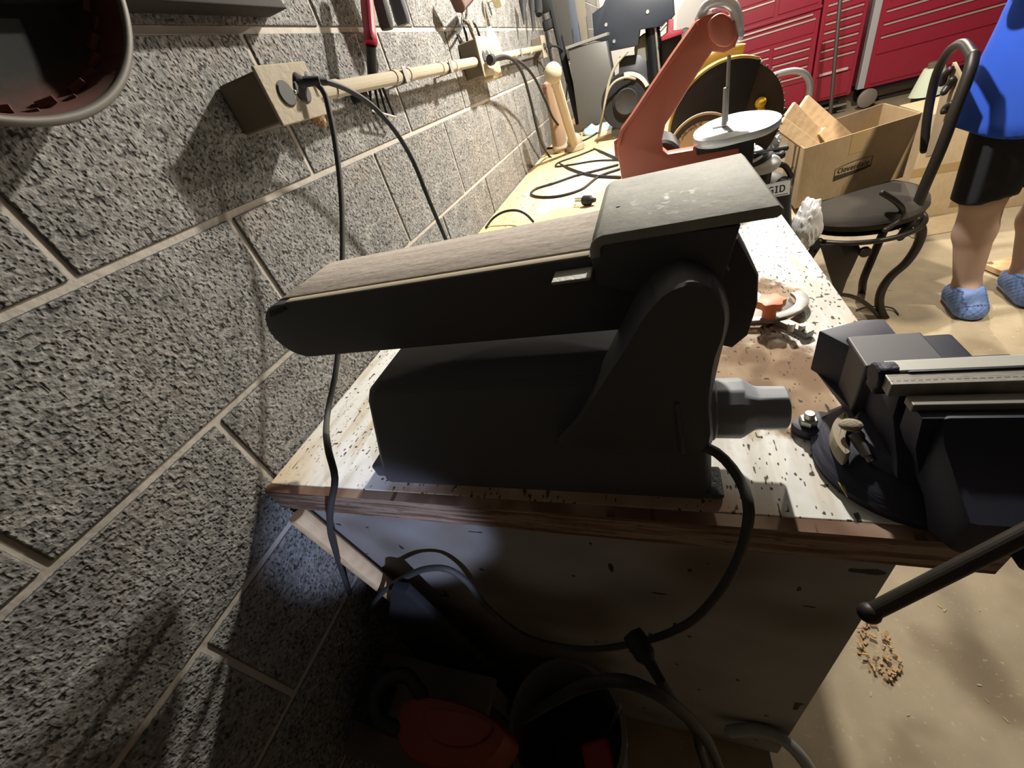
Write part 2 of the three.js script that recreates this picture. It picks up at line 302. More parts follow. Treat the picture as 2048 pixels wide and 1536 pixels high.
// ---------------------------------------------------------------- belt sander
{
  const t = thing('belt_sander', 'black bench belt sander with a brown belt and a flat grey work table', 'sander', [0.4, 0.9, -0.3]);
  const A = M.black;
  // sheet-metal base
  const rings = [[0.9, 0.203, 0.6035, -0.395, -0.207], [0.912, 0.204, 0.6035, -0.395, -0.2075], [1.03, 0.2415, 0.6, -0.385, -0.2185], [1.041, 0.247, 0.599, -0.383, -0.222], [1.0475, 0.2565, 0.596, -0.378, -0.231]].map(([y, x0, x1, z0, z1]) => {
    const r = 0.014, o = []; for (const [cx, cz, a] of [[x1 - r, z1 - r, 0], [x0 + r, z1 - r, 90], [x0 + r, z0 + r, 180], [x1 - r, z0 + r, 270]]) for (let k = 0; k <= 5; k++) { const q = (a + k * 18) * Math.PI / 180; o.push([cx + r * Math.cos(q), y, cz + r * Math.sin(q)]); } return o.reverse();
  });
  part('base', loft(rings), A, t);
  part('mounting_foot', bx(0.19, 0.214, 0.9, 0.922, -0.268, -0.214, 0.004), A, t);
  part('mounting_foot', bx(0.585, 0.614, 0.9, 0.906, -0.245, -0.207, 0.003), A, t);
  // belt bed: rounded bar along x
  const bar = (r, x0, x1, cy) => { const o = []; for (let k = 0; k <= 20; k++) { const a = Math.PI / 2 + Math.PI * k / 20; o.push([x0 + r * 1.05 + r * 1.05 * Math.cos(a), cy + r * Math.sin(a)]); } for (let k = 0; k <= 20; k++) { const a = -Math.PI / 2 + Math.PI * k / 20; o.push([x1 - r + r * Math.cos(a), cy + r * Math.sin(a)]); } return o; };
  const cy = 1.1145;
  part('bed_cover', exZ(bar(0.0355, 0.136, 0.6, cy), -0.25, -0.262, 0.003), A, t, 'long black cover with a rounded end beside the belt');
  part('bed', exZ(bar(0.033, 0.142, 0.597, cy), -0.262, -0.36, 0.002), A, t);
  part('bed_rail', exZ(bar(0.0345, 0.142, 0.597, cy), -0.358, -0.366, 0.002), M.castGrey, t);
  const beltTex = tex(256, 512, (u, v) => { const g = fbm(u, v, 64, 2, 141), s = fbm(u * 0.05, v, 10, 3, 143); const l = 0.66 + 0.12 * (g - 0.5) + 0.16 * (s - 0.5); return [l, l * 0.94, l * 0.87]; });
  const bg = exZ(bar(0.0365, 0.1385, 0.6005, cy), -0.264, -0.357, 0.0004, [bar(0.0335, 0.1415, 0.5975, cy)]);
  { const p = bg.attributes.position, uv = bg.attributes.uv; for (let i = 0; i < p.count; i++) uv.setXY(i, p.getX(i) / 0.25, (p.getZ(i) + 0.36) / 0.1); }
  part('sanding_belt', bg, mat(0xffffff, 0.95, 0, { map: beltTex, bumpMap: grainBump, bumpScale: 0.0008 }), t, 'worn brown sanding belt');
  part('dust_line', exZ([[0.186, 1.1485], [0.512, 1.1485], [0.512, 1.1506], [0.186, 1.1506]], -0.2515, -0.2608, 0.0006), M.dust, t, 'line of pale sawdust along the cover edge');
  part('tracking_notch', exZ([[0.155, 1.137], [0.185, 1.143], [0.183, 1.1475], [0.16, 1.1445]], -0.2485, -0.251, 0.0005), M.rubber, t);
  // work table: flat plate bent down at its left end
  const px0 = 0.5145, px1 = 0.6385, pz0 = -0.386, pz1 = -0.241, ty = 1.168, r = 0.012;
  const prof = [[px0, 1.151]]; for (let k = 0; k <= 8; k++) { const a = Math.PI - Math.PI / 2 * k / 8; prof.push([px0 + r + r * Math.cos(a), ty - r + r * Math.sin(a)]); }
  prof.push([px1 - 0.003, ty], [px1, ty - 0.003], [px1, ty - 0.0065], [px1 - 0.003, ty - 0.0085]);
  for (let k = 0; k <= 6; k++) { const a = Math.PI / 2 + Math.PI / 2 * k / 6; prof.push([px0 + r + (r - 0.008) * Math.cos(a), ty - r + (r - 0.008) * Math.sin(a)]); } prof.push([px0 + 0.008, 1.151]);
  const tableTex = tex(512, 512, (u, v) => { const g = fbm(u, v, 7, 4, 151), f = fbm(u, v, 90, 2, 153), s = sstep(0.62, 0.8, fbm(u, v, 20, 4, 155)) * Math.exp(-Math.pow((u - 0.45) / 0.25, 2) - Math.pow((v - 0.62) / 0.22, 2)); let l = 0.575 + 0.10 * (g - 0.5) + 0.05 * (f - 0.5); return mix([l, l, l * 0.93], [0.85, 0.86, 0.85], s); });
  const tg = exZ(prof, pz0, pz1, 0.0015); { const p = tg.attributes.position, uv = tg.attributes.uv; for (let i = 0; i < p.count; i++) uv.setXY(i, (p.getX(i) - px0) / 0.125, (p.getZ(i) - pz0) / 0.146); }
  const table = part('work_table', tg, mat(0xffffff, 0.78, 0.05, { map: tableTex, bumpMap: grainBump, bumpScale: 0.0004 }), t, 'flat grey metal work table with a bent left edge');
  part('screw', rod([0.5335, 1.1675, -0.2998], [[0.5335, 1.1675, -0.2998][0], 1.1686, [0.5335, 1.1675, -0.2998][2]], 0.0016), M.rubber, table);
  part('table_bracket', [exZ([[px0, 1.152], [px0 + 0.002, 1.163], [0.615, 1.158], [0.606, 1.118], [0.57, 1.11], [0.516, 1.128]], -0.2425, -0.2492, 0.001)], A, t);
  part('stop_foot', bx(0.4835, 0.5145, 1.1395, 1.142, -0.2495, -0.229, 0.001), M.castGrey, t, 'small pale metal tab beside the belt');
  // belt guard: teardrop cover that narrows towards the front
  const rear = smooth([[0.4391, 0.9388], [0.4737, 0.9845], [0.501, 1.0307], [0.5327, 1.0902], [0.5525, 1.1245], [0.5675, 1.1374], [0.582, 1.1398], [0.5982, 1.129], [0.6084, 1.1097], [0.6127, 1.0856], [0.6082, 1.0521], [0.6027, 1.0017], [0.6007, 0.9332], [0.5266, 0.9302]], 70);
  const front = smooth([[0.4691, 0.9902], [0.4933, 1.0275], [0.5143, 1.0624], [0.5371, 1.0982], [0.5549, 1.1275], [0.5691, 1.1413], [0.5833, 1.1442], [0.5949, 1.1363], [0.6017, 1.1236], [0.6021, 1.1051], [0.5975, 1.0823], [0.5948, 1.044], [0.5927, 0.9862], [0.5324, 0.9846]], 70);
  const ring = (o, z, s = 1) => { const c = [0.55, 1.04]; return o.map(([x, y]) => [c[0] + (x - c[0]) * s, c[1] + (y - c[1]) * s, z]); };
  part('belt_guard', loft([ring(rear, -0.249), ring(rear, -0.244), ring(front, -0.198), ring(front, -0.196, 0.985)]), A, t, 'black teardrop cover over the drive belt');
  part('guard_rib', rod([0.5717, 1.0422, -0.196], [0.5757, 0.9824, -0.196], 0.0022), A, t);
  // faceted disc housing on the right, with louvres
  const oct = [[0.5883, 1.1379], [0.6029, 1.145], [0.618, 1.1414], [0.6339, 1.1089], [0.6355, 1.0842], [0.6312, 1.0549], [0.6197, 1.0423], [0.5974, 1.0514], [0.5853, 1.0944]];
  const house = part('disc_housing', [exZ(oct, -0.262, -0.33, 0.004), exZ(oct.map(([x, y]) => [0.6 + (x - 0.6) * 0.9, 1.07 + (y - 1.07) * 0.9]), -0.33, -0.375, 0.01)], A, t);
  for (let k = 0; k < 5; k++) { const c = [[0.5998, 1.1398, -0.261], [0.6013, 1.135, -0.261], [0.6028, 1.13, -0.261], [0.6044, 1.125, -0.261], [0.606, 1.1199, -0.261]][k]; part('louvre', tube([[c[0] - 0.006, c[1] + 0.001, c[2]], [c[0] - 0.001, c[1] + 0.0035, c[2] + 0.003], [c[0] + 0.005, c[1] + 0.001, c[2]], [c[0] + 0.006, c[1] - 0.002, c[2] - 0.001]], 0.0014, 10, 6), mat(0x8a888c, 0.45, 0.3), house); }
  part('motor', turned([[0, 0], [0.04, 0], [0.046, 0.01], [0.046, 0.1], [0.04, 0.11], [0, 0.11]], [0.5, 1.0, -0.385], [0.5, 1.02, -1]), A, t);
  // dust outlet
  part('dust_outlet', turned([[0.0, 0.0], [0.033, 0], [0.033, 0.01], [0.0305, 0.012], [0.0305, 0.034], [0.029, 0.037], [0.0225, 0.046], [0.0215, 0.05], [0.0212, 0.072], [0.0195, 0.074], [0.018, 0.074], [0.018, 0.01], [0, 0.01]], [0.598, 0.9605, -0.275], [1, 0.953, -0.275], 36), mat(0x8f959a, 0.55), t, 'grey plastic dust outlet stub');
  // power cord from the base over the bench edge
  part('power_cord', tube([[0.5882, 0.9846, -0.203], [0.6006, 0.976, -0.205], [0.6122, 0.9656, -0.2], [0.621, 0.9578, -0.185], [0.6244, 0.9505, -0.168], [0.623, 0.925, -0.158], [0.6176, 0.8736, -0.155], [0.6031, 0.8082, -0.152], [0.5744, 0.7314, -0.15], [0.5126, 0.651, -0.148], [0.4201, 0.5829, -0.148], [0.3406, 0.5888, -0.15], [0.2988, 0.6662, -0.155], [0.286, 0.7405, -0.16], [0.2687, 0.7683, -0.16], [0.2357, 0.7654, -0.158], [0.181, 0.7296, -0.155], [0.1074, 0.6671, -0.15], [0.0259, 0.5708, -0.14], [-0.0852, 0.395, -0.12]], 0.0046, 140, 8), M.greyRubber, t, 'dark power cord hanging over the bench end');
}

// ---------------------------------------------------------------- things on the near end of the bench
{ // mitre gauge lying on the bench
  const t = thing('mitre_gauge', 'grey mitre gauge with an orange knob lying beside the sander', 'gauge', [0.7101, 0.9, -0.5249]);
  const c = [0.6867, 0.9, -0.5618], arc = []; // half-round protractor head
  const R = 0.068, a0 = -0.35, a1 = 2.9; for (let k = 0; k <= 24; k++) { const a = a0 + (a1 - a0) * k / 24; arc.push([c[0] + 0.012 + R * Math.cos(a), c[2] + 0.002 + R * 0.82 * Math.sin(a)]); }
  for (let k = 24; k >= 0; k--) { const a = a0 + (a1 - a0) * k / 24; arc.push([c[0] + 0.012 + 0.052 * Math.cos(a), c[2] + 0.002 + 0.052 * 0.82 * Math.sin(a)]); }
  part('scale_arc', exY(arc, 0.9085, 0.9135, 0.0008), M.dullSteel, t);
  const hd = []; for (let k = 0; k <= 20; k++) { const a = a0 + (a1 - a0) * k / 20; hd.push([c[0] + 0.012 + 0.05 * Math.cos(a), c[2] + 0.002 + 0.041 * Math.sin(a)]); }
  part('head', exY(hd, 0.9, 0.907, 0.001), mat(0x77736d, 0.5, 0.4), t);
  const k0 = [0.7079, 0.907, -0.5139];
  const stem = turned([[0, 0], [0.0095, 0], [0.0085, 0.012], [0.009, 0.022], [0, 0.022]], k0, [k0[0], 2, k0[2]]);
  const lobes = []; for (let k = 0; k < 60; k++) { const a = k / 60 * Math.PI * 2, rr = 0.017 + 0.0018 * Math.cos(6 * a); lobes.push([k0[0] + rr * Math.cos(a), k0[2] + rr * Math.sin(a)]); }
  part('knob', [stem, exY(lobes, 0.929, 0.941, 0.002)], mat(0xe5804f, 0.5), t, 'orange lobed plastic knob');
  const p0 = [0.7147, 0.91, -0.5215], p1 = [0.743, 0.91, -0.4795]; const ang = Math.atan2(-(p1[2] - p0[2]), p1[0] - p0[0]);
  part('pointer_bar', rbx([(p0[0] + p1[0]) / 2, 0.9055, (p0[2] + p1[2]) / 2], [0.07, 0.009, 0.013], [0, ang, 0], 0.001), M.dullSteel, t);
  part('stop_screw', rod([p1[0] - 0.016, 0.91, p1[2] + 0.002], [p1[0] - 0.016, 0.922, p1[2] + 0.002], 0.0045), M.steel, t);
  part('stop_screw', rod([p1[0] - 0.003, 0.909, p1[2]], [p1[0] - 0.003, 0.917, p1[2]], 0.004), M.steel, t);
  const b0 = [0.7086, 0.9, -0.6549]; part('slide_bar', rbx([b0[0] - 0.02, 0.9045, b0[2] + 0.03], [0.018, 0.009, 0.16], [0, 0.35, 0], 0.001), M.steel, t);
}
{ // vise on the corner
  const t = thing('bench_vise', 'dark blue bench vise with worn steel jaws on the bench corner', 'vise', [0.775, 0.9, -0.26]);
  const blue = mat(0x222436, 0.6, 0.05, { bumpMap: grainBump, bumpScale: 0.0007 }), c = [0.776, -0.262];
  part('swivel_base', turned([[0, 0], [0.076, 0], [0.077, 0.008], [0.068, 0.016], [0.05, 0.026], [0.046, 0.04], [0, 0.04]], [c[0], 0.9, c[1]], [c[0], 2, c[1]], 40), blue, t);
  for (const [u, x, z] of [[0, 0.703, -0.3], [1, 0.772, -0.192]]) {
    const lug = smooth([[x - 0.014, z], [x - 0.004, z - 0.013], [x + 0.02, z - 0.018], [c[0] - 0.03, c[1] - 0.02], [c[0] - 0.03, c[1] + 0.025], [x + 0.014, z + 0.018], [x - 0.006, z + 0.012]].map((p) => u ? [p[0] + 0.004, p[1]] : p), 40);
    const l = part('lug', exY(lug, 0.9, 0.912, 0.002), blue, t);
    part('nut', rod([x, 0.912, z], [x, 0.92, z], 0.0085, 0.0085, 6), M.steel, l); part('bolt', rod([x, 0.914, z], [x, 0.927, z], 0.0048), M.steel, l);
  }
  part('yellow_decal', exY([[0.7067, -0.244], [0.7089, -0.2278], [0.7114, -0.2106], [0.7136, -0.2258], [0.7112, -0.2418]], 0.9085, 0.9095, 0), mat(0x9a8a2a, 0.6), t, 'worn yellow paint stripe');
  // swivel lock with handle
  const L0 = [0.7256, 0.935, -0.2816], L1 = [0.7136, 0.935, -0.2403];
  part('swivel_bracket', exY(smooth([[0.7203, -0.286], [0.7299, -0.2943], [0.729, -0.2804], [0.7194, -0.2582], [0.7185, -0.2424], [0.7137, -0.2387], [0.7104, -0.2507], [0.7118, -0.2698]], 40), 0.918, 0.935, 0.002), M.dust, t, 'dusty tan swivel lock');
  part('lock_nut', sph([0.7231, 0.945, -0.2651], 0.0075, [1.25, 0.6, 1]), M.dust, t);
  part('lock_screw', rod([0.7239, 0.94, -0.2584], [0.7312, 0.93, -0.2409], 0.0042), M.dullSteel, t); part('lock_screw', rod([0.7312, 0.93, -0.2409], [0.7325, 0.928, -0.2358], 0.003), M.dullSteel, t);
  // fixed body with anvil
  const body = [[-0.335, 0.94], [-0.34, 0.975], [-0.338, 0.9885], [-0.292, 0.9885], [-0.284, 0.978], [-0.272, 0.978], [-0.272, 1.014], [-0.256, 1.014], [-0.25, 0.97], [-0.225, 0.945], [-0.215, 0.93], [-0.3, 0.93]];
  part('body', exX(body, 0.742, 0.812, 0.003), blue, t);
  part('anvil', [bx(0.7335, 0.79, 0.935, 0.991, -0.342, -0.2935, 0.002)], mat(0x4d4d50, 0.5, 0.15), t, 'flat dark grey anvil');
  part('anvil_step', exY([[0.717, -0.361], [0.734, -0.33], [0.775, -0.33], [0.775, -0.372], [0.757, -0.376]], 0.935, 0.987, 0.0015), blue, t);
  part('neck', loft([[[0.72, 0.936, -0.36], [0.734, 0.936, -0.295], [0.8, 0.936, -0.29], [0.8, 0.936, -0.37]], [[0.742, 0.91, -0.32], [0.745, 0.91, -0.27], [0.8, 0.91, -0.26], [0.8, 0.91, -0.33]]].reverse().map((r) => r.reverse())), blue, t);
  part('fixed_jaw', [bx(0.726, 0.842, 0.99, 1.012, -0.272, -0.256, 0.002), rod([0.7255, 1.005, -0.264], [0.74, 1.005, -0.264], 0.011)], blue, t);
  part('jaw_cap', bx(0.733, 0.846, 1.0105, 1.0142, -0.2715, -0.2572, 0.0012), mat(0xb9bab0, 0.45, 0.35), t, 'bright worn steel edge of the fixed jaw');
  const jawTex = tex(512, 128, (u, v) => { const g = fbm(u, v, 20, 4, 161), s = fbm(u, v, 6, 3, 163); const l = 0.66 + 0.2 * (g - 0.5) - 0.1 * s; const d = Math.abs(v - 0.34) < 0.03 && (u * 26) % 1 < 0.62 ? 0.35 : 1; return [l * d, l * 0.98 * d, l * 0.93 * d]; });
  const jp = bx(0.729, 0.844, 1.0, 1.0125, -0.256, -0.2425, 0.001); { const p = jp.attributes.position, uv = jp.attributes.uv; for (let i = 0; i < p.count; i++) uv.setXY(i, (p.getX(i) - 0.729) / 0.115, (-0.2425 - p.getZ(i)) / 0.0135); }
  part('jaw_plate', jp, mat(0xffffff, 0.4, 0.4, { map: jawTex }), t, 'worn steel jaw plate');
  part('jaw_plate', bx(0.7385, 0.846, 0.997, 1.0045, -0.239, -0.2275, 0.001), M.dullSteel, t);
  // moving jaw, slide, screw and handle
  const front = [[-0.24, 0.997], [-0.218, 1.0], [-0.205, 0.985], [-0.178, 0.972], [-0.155, 0.962], [-0.155, 0.926], [-0.18, 0.912], [-0.2, 0.93], [-0.24, 0.94]];
  part('moving_jaw', exX(front, 0.752, 0.836, 0.005), blue, t);
  part('jaw_side', loft([[ [0.741, 0.999, -0.239], [0.743, 0.97, -0.239], [0.756, 0.93, -0.225], [0.756, 0.93, -0.21], [0.744, 0.97, -0.215], [0.742, 0.999, -0.219] ], [ [0.84, 0.999, -0.239], [0.84, 0.97, -0.239], [0.83, 0.93, -0.225], [0.83, 0.93, -0.21], [0.84, 0.97, -0.215], [0.84, 0.999, -0.219] ]]), blue, t);
  part('slide', bx(0.772, 0.812, 0.906, 0.944, -0.34, -0.165, 0.004), M.dullSteel, t);
  const hA = [0.6865, 0.9326, -0.1], hB = [0.7545, 0.9902, -0.13], hm = 0; void hm;
  part('screw_boss', rod([0.79, 0.944, -0.158], [0.79, 0.944, -0.14], 0.014), blue, t);
  const hd = part('handle', rod(hA, [hA[0] + (hB[0] - hA[0]) * 1.5, hA[1] + (hB[1] - hA[1]) * 1.5, hA[2] + (hB[2] - hA[2]) * 1.5], 0.0052), mat(0x3b3630, 0.45, 0.6), t, 'round steel handle bar');
  part('handle_end', sph(hA, 0.0068), mat(0x2c2824, 0.5, 0.4), hd);
}

// ---------------------------------------------------------------- wiring along the wall
{
  const t = thing('conduit', 'dusty tan electrical conduit run along the block wall', 'pipe', [0.045, 1.335, -1.6]);
  part('pipe', rod([0.043, 1.335, -0.62], [0.043, 1.336, -1.5], 0.0125), M.dust, t);
  part('pipe', rod([0.043, 1.336, -1.6], [0.043, 1.34, -2.6], 0.0125), M.dust, t);
  for (const z of [-0.7, -0.93, -1.0, -1.2, -1.3, -2.0, -2.3]) part('coupling', rod([0.043, 1.3355, z], [0.043, 1.3355, z - 0.022], 0.0142), M.dust, t);
  for (const z of [-0.98, -1.26, -2.1]) part('strap', [bx(0, 0.058, 1.3205, 1.323, z, z + 0.02, 0.001), bx(0.056, 0.058, 1.32, 1.35, z, z + 0.02, 0.001)], M.dullSteel, t);
}
function outletBox(label, z0, z1, y0, y1, depth) {
  const t = thing('outlet_box', label, 'outlet box', [0.03, y0, (z0 + z1) / 2]);
  part('box', bx(0.0005, depth, y0, y1, z1, z0, 0.004), M.dustDark, t);
  part('cover', bx(depth, depth + 0.005, y0 - 0.004, y1 + 0.004, z1 - 0.004, z0 + 0.004, 0.002), M.dust, t);
  const w = (z0 - z1) / 2;
  for (const k of [0.32, 0.68]) part('socket', rod([depth + 0.004, (y0 + y1) / 2, z0 + (z1 - z0) * k], [depth + 0.0075, (y0 + y1) / 2, z0 + (z1 - z0) * k], 0.016), M.greyRubber, t);
  part('screw', sph([depth + 0.006, (y0 + y1) / 2, (z0 + z1) / 2], 0.003), M.steel, t);
  return t;
}
{
  const c0 = [0.078, 1.3657, -0.513], c1 = [0.078, 1.3059, -0.508], c2 = [0.078, 1.3688, -0.6114];
  outletBox('dusty square outlet box with two cords, nearest the round metal lid', (c0[2] + c1[2]) / 2, c2[2], c1[1], (c0[1] + c2[1]) / 2, 0.073);
}
outletBox('outlet box with a thick black plug, below the hanging tools', -1.5, -1.61, 1.295, 1.39, 0.06);
outletBox('farthest outlet box on the conduit, beside the tan drain pipes', -2.58, -2.68, 1.3, 1.385, 0.05);
solo('dust_clump', [sph([0.03, 1.3103, -0.6441], 0.012, [1, 1.3, 1]), sph([0.03, 1.3004, -0.6521], 0.011, [0.8, 1.2, 1]), sph([0.035, 1.3217, -0.6346], 0.01), sph([0.028, 1.3157, -0.6629], 0.009)], mat(0x9a7a55, 1, 0, { bumpMap: grainBump, bumpScale: 0.004 }), 'clump of brown sawdust and cobweb beside the nearest outlet box', 'dust clump');
function cord(name, label, pts, r, plug, m = M.rubber) {
  const t = thing(name, label, 'cord', pts[0]);
  part('cable', tube(pts, r, pts.length * 10, 8), m, t);
  if (plug) { const a = pts[0], b = pts[1], d = V(b).sub(V(a)).normalize(); part('plug', turned([[0, -0.028], [0.012, -0.026], [0.0135, -0.018], [0.0125, 0], [0.007, 0.008], [0.0055, 0.03], [0, 0.03]], a, [a[0] + d.x, a[1] + d.y, a[2] + d.z]), M.rubber, t, 'black rubber plug'); }
  return t;
}
cord('electrical_cord', 'grey brown cord hanging straight down from the nearest outlet box past the bench end', [[0.075, 1.3476, -0.5838], [0.09, 1.3443, -0.5927], [0.098, 1.3311, -0.5993], [0.1, 1.2995, -0.5874], [0.1, 1.2493, -0.5603], [0.1, 1.193, -0.5212], [0.1, 1.1211, -0.4578], [0.1, 1.0528, -0.3906], [0.1, 1.0018, -0.33], [0.1, 0.9631, -0.2723], [0.1771, 0.9824, -0.19], [0.187, 0.958, -0.168], [0.1723, 0.926, -0.15], [0.1279, 0.8623, -0.15], [0.081, 0.783, -0.155], [0.0193, 0.6655, -0.16], [-0.0391, 0.5201, -0.15], [-0.1957, 0.2368, -0.13]], 0.0042, true, M.greyRubber);
cord('electrical_cord', 'black cord curving from the nearest outlet box down behind the belt sander', [[0.07, 1.3499, -0.61], [0.085, 1.3426, -0.6306], [0.09, 1.324, -0.6817], [0.095, 1.2937, -0.7266], [0.1, 1.2499, -0.759], [0.1, 1.1935, -0.7842], [0.1, 1.1121, -0.7913], [0.1, 1.0245, -0.8012], [0.1, 0.9114, -0.8111]], 0.0045, true);
cord('electrical_cord', 'black cord from the second outlet box reaching down to the left loop', [[0.09, 1.3296, -1.5398], [0.1, 1.3286, -1.659], [0.105, 1.3036, -1.7714], [0.105, 1.2541, -1.8494], [0.1, 1.1666, -1.9053], [0.1, 1.0542, -1.9261], [0.0612, 0.906, -2.2332], [0.2288, 0.904, -1.8253], [0.3552, 0.904, -1.6064], [0.4512, 0.904, -1.5054]], 0.0055, true);
cord('electrical_cord', 'black cord from the second outlet box swinging right towards the orange saw', [[0.085, 1.3264, -1.5528], [0.1, 1.3232, -1.6873], [0.11, 1.2954, -1.8471], [0.115, 1.236, -1.9924], [0.12, 1.1499, -2.0933], [0.125, 1.0405, -2.233], [0.2016, 0.906, -2.3953], [0.3508, 0.904, -2.0037], [0.4598, 0.904, -1.7121]], 0.0055, true);
cord('electrical_cord', 'thin black cord drooping from the farthest outlet box onto the bench', [[0.08, 1.3381, -2.6531], [0.1, 1.3202, -2.8044], [0.11, 1.2713, -2.9016], [0.11, 1.19, -2.882], [0.11, 1.0845, -2.7153], [0.11, 1.0217, -2.5467], [0.039, 0.905, -3.0364], [0.1687, 0.904, -2.6588]], 0.005, true);
cord('extension_cord', 'dark cord looped in a long narrow bend on the bare plywood', [[0.4324, 0.904, -1.6994], [0.3477, 0.904, -1.6858], [0.2698, 0.904, -1.6788], [0.1954, 0.904, -1.6385], [0.1227, 0.904, -1.6108], [0.1155, 0.904, -1.5497], [0.1665, 0.904, -1.477], [0.2492, 0.904, -1.4322], [0.3174, 0.904, -1.4546], [0.3752, 0.904, -1.5894], [0.4452, 0.904, -1.6271]], 0.0045);
cord('extension_cord', 'dark cord with a bent end lying closest to the wall', [[0.0052, 0.904, -2.4858], [0.1161, 0.904, -2.4201], [0.2099, 0.904, -2.435], [0.2877, 0.904, -2.6133], [0.335, 0.904, -2.8188], [0.3769, 0.904, -3.0298]], 0.0045);
cord('extension_cord', 'thin dark cord looping back under the long cords near the orange saw', [[0.4579, 0.9035, -1.7567], [0.3303, 0.9035, -1.868], [0.2169, 0.9035, -1.9078], [0.1465, 0.9035, -1.9475], [0.1485, 0.9035, -2.0207], [0.2407, 0.9035, -2.0753], [0.3055, 0.9035, -2.1302]], 0.0035);
cord('cord_offcut', 'small arched loop of dark cord standing on the plywood behind the sanding belt', [[0.0258, 0.904, -1.2361], [0.0471, 0.92, -1.2607], [0.0893, 0.935, -1.2561], [0.1391, 0.938, -1.2373], [0.1837, 0.93, -1.1976], [0.1997, 0.904, -1.2013]], 0.004);
{ // loose plug lying by the sander table
  const a = [0.3979, 0.915, -1.2518], b = [0.3233, 0.915, -1.2908], t = thing('loose_plug', 'black three pin plug lying beside the grey work table', 'plug', [a[0], 0.9, a[2]]);
  const at = (s, o = 0) => [a[0] + (b[0] - a[0]) * s, 0.915, a[2] + (b[2] - a[2]) * s + o];
  part('body', turned([[0, 0], [0.006, 0], [0.0085, 0.012], [0.0145, 0.018], [0.015, 0.04], [0.013, 0.044], [0, 0.044]], at(0.1), at(1)), M.rubber, t);
  for (const o of [-0.006, 0.006]) part('pin', rod(at(0.62, o), at(1.0, o), 0.0022), M.steel, t);
  part('pin', rod([at(0.62)[0], 0.922, at(0.62)[2]], [at(1)[0], 0.922, at(1)[2]], 0.0024), M.steel, t);
}

// ---------------------------------------------------------------- things hung on the wall
{ // round metal lid with crimped rim, face turned to the room
  const z = -0.262, y = 1.5, R = 0.152, t = thing('metal_lid', 'round rusty metal lid with a crimped rim hung on the wall', 'lid', [0.0, y, z]);
  const rust = tex(512, 512, (u, v) => { const r = Math.hypot(u - 0.5, v - 0.5) * 2, g = fbm(u, v, 10, 5, 171); let c = mix([0.09, 0.1, 0.085], [0.14, 0.145, 0.125], g); return mix(c, [0.33, 0.18, 0.14], sstep(0.68, 0.95, r + 0.25 * (g - 0.5))); });
  const g = turned([[0, 0.012], [0.12, 0.014], [0.132, 0.02], [0.138, 0.03], [0.143, 0.05], [0.147, 0.056], [0.1525, 0.056], [0.1525, 0.048], [0.147, 0.03], [0.14, 0.006], [0, 0.003]], [0.001, y, z], [1, y, z], 64);
  { const p = g.attributes.position, uv = g.attributes.uv; for (let i = 0; i < p.count; i++) uv.setXY(i, (p.getZ(i) - z) / (2 * R) + 0.5, (p.getY(i) - y) / (2 * R) + 0.5); }
  part('dish', g, mat(0xffffff, 0.95, 0, { map: rust }), t);
  const ring = []; for (let k = 0; k < 40; k++) { const a = k / 40 * Math.PI * 2; ring.push([0.056, y + 0.15 * Math.sin(a), z + 0.15 * Math.cos(a)]); }
  part('rolled_rim', tube(ring, 0.0042, 120, 8, true), mat(0x6d6a62, 0.6, 0.4), t);
  for (let k = 0; k < 44; k++) { const a = k / 44 * Math.PI * 2, r = 0.136 + 0.003 * Math.sin(k * 2.7); part('tooth', rbx([0.028, y + r * Math.sin(a), z + r * Math.cos(a)], [0.008, 0.016, 0.006], [-a, 0, 0.5], 0.001), mat(0x5a3328, 0.8), t); }
}
{
  const t = thing('wall_plank', 'dark plank fixed along the wall above the nearest outlet box', 'plank', [0.02, 1.443, -0.5]);
  part('plank', exX([[-0.3, 1.444], [-0.3, 1.53], [-0.69, 1.53], [-0.678, 1.5], [-0.692, 1.47], [-0.674, 1.455], [-0.682, 1.443]], 0.001, 0.042, 0.002), mat(0x2b2722, 0.9, 0, { bumpMap: grainBump, bumpScale: 0.002 }), t);
  for (const z of [-0.4, -0.6]) part('bolt', rod([0.04, 1.49, z], [0.048, 1.49, z], 0.008, 0.008, 6), M.dullSteel, t);
}
{ // red handled fork-like scraper
  const t = thing('garden_fork', 'hand fork with a red handle and black stem hung on the wall', 'fork', [0.05, 1.3607, -0.8567]);
  part('handle', turned([[0, 0], [0.012, 0.001], [0.0135, 0.006], [0.0115, 0.02], [0.0125, 0.06], [0.0115, 0.1], [0.012, 0.14], [0, 0.144]], [0.062, 1.3887, -0.8576], [0.066, 1.469, -0.9071]), mat(0x9c1830, 0.35), t, 'glossy red handle');
  part('stem', [rod([0.06, 1.3892, -0.8612], [0.022, 1.3267, -0.8725], 0.0095), bx(0.008, 0.03, 1.31, 1.325, -0.835, -0.8, 0.003)], M.rubber, t);
  part('tine', tube([[0.024, 1.326, -0.8562], [0.024, 1.3059, -0.8415], [0.022, 1.2882, -0.8386]], 0.003), M.rubber, t); part('tine', tube([[0.024, 1.3258, -0.8768], [0.024, 1.3029, -0.8682], [0.022, 1.282, -0.8651]], 0.003), M.rubber, t);
  part('tine', tube([[0.024, 1.326, -0.8942], [0.024, 1.3004, -0.8901], [0.022, 1.2768, -0.8897]], 0.003), M.rubber, t); part('tine', tube([[0.024, 1.3266, -0.9079], [0.024, 1.2989, -0.9116], [0.022, 1.2702, -0.9169]], 0.003), M.rubber, t);
  part('cross_wire', tube([[0.025, 1.292, -0.8311], [0.025, 1.2812, -0.8726], [0.025, 1.2699, -0.9136]], 0.0022), M.steel, t);
}
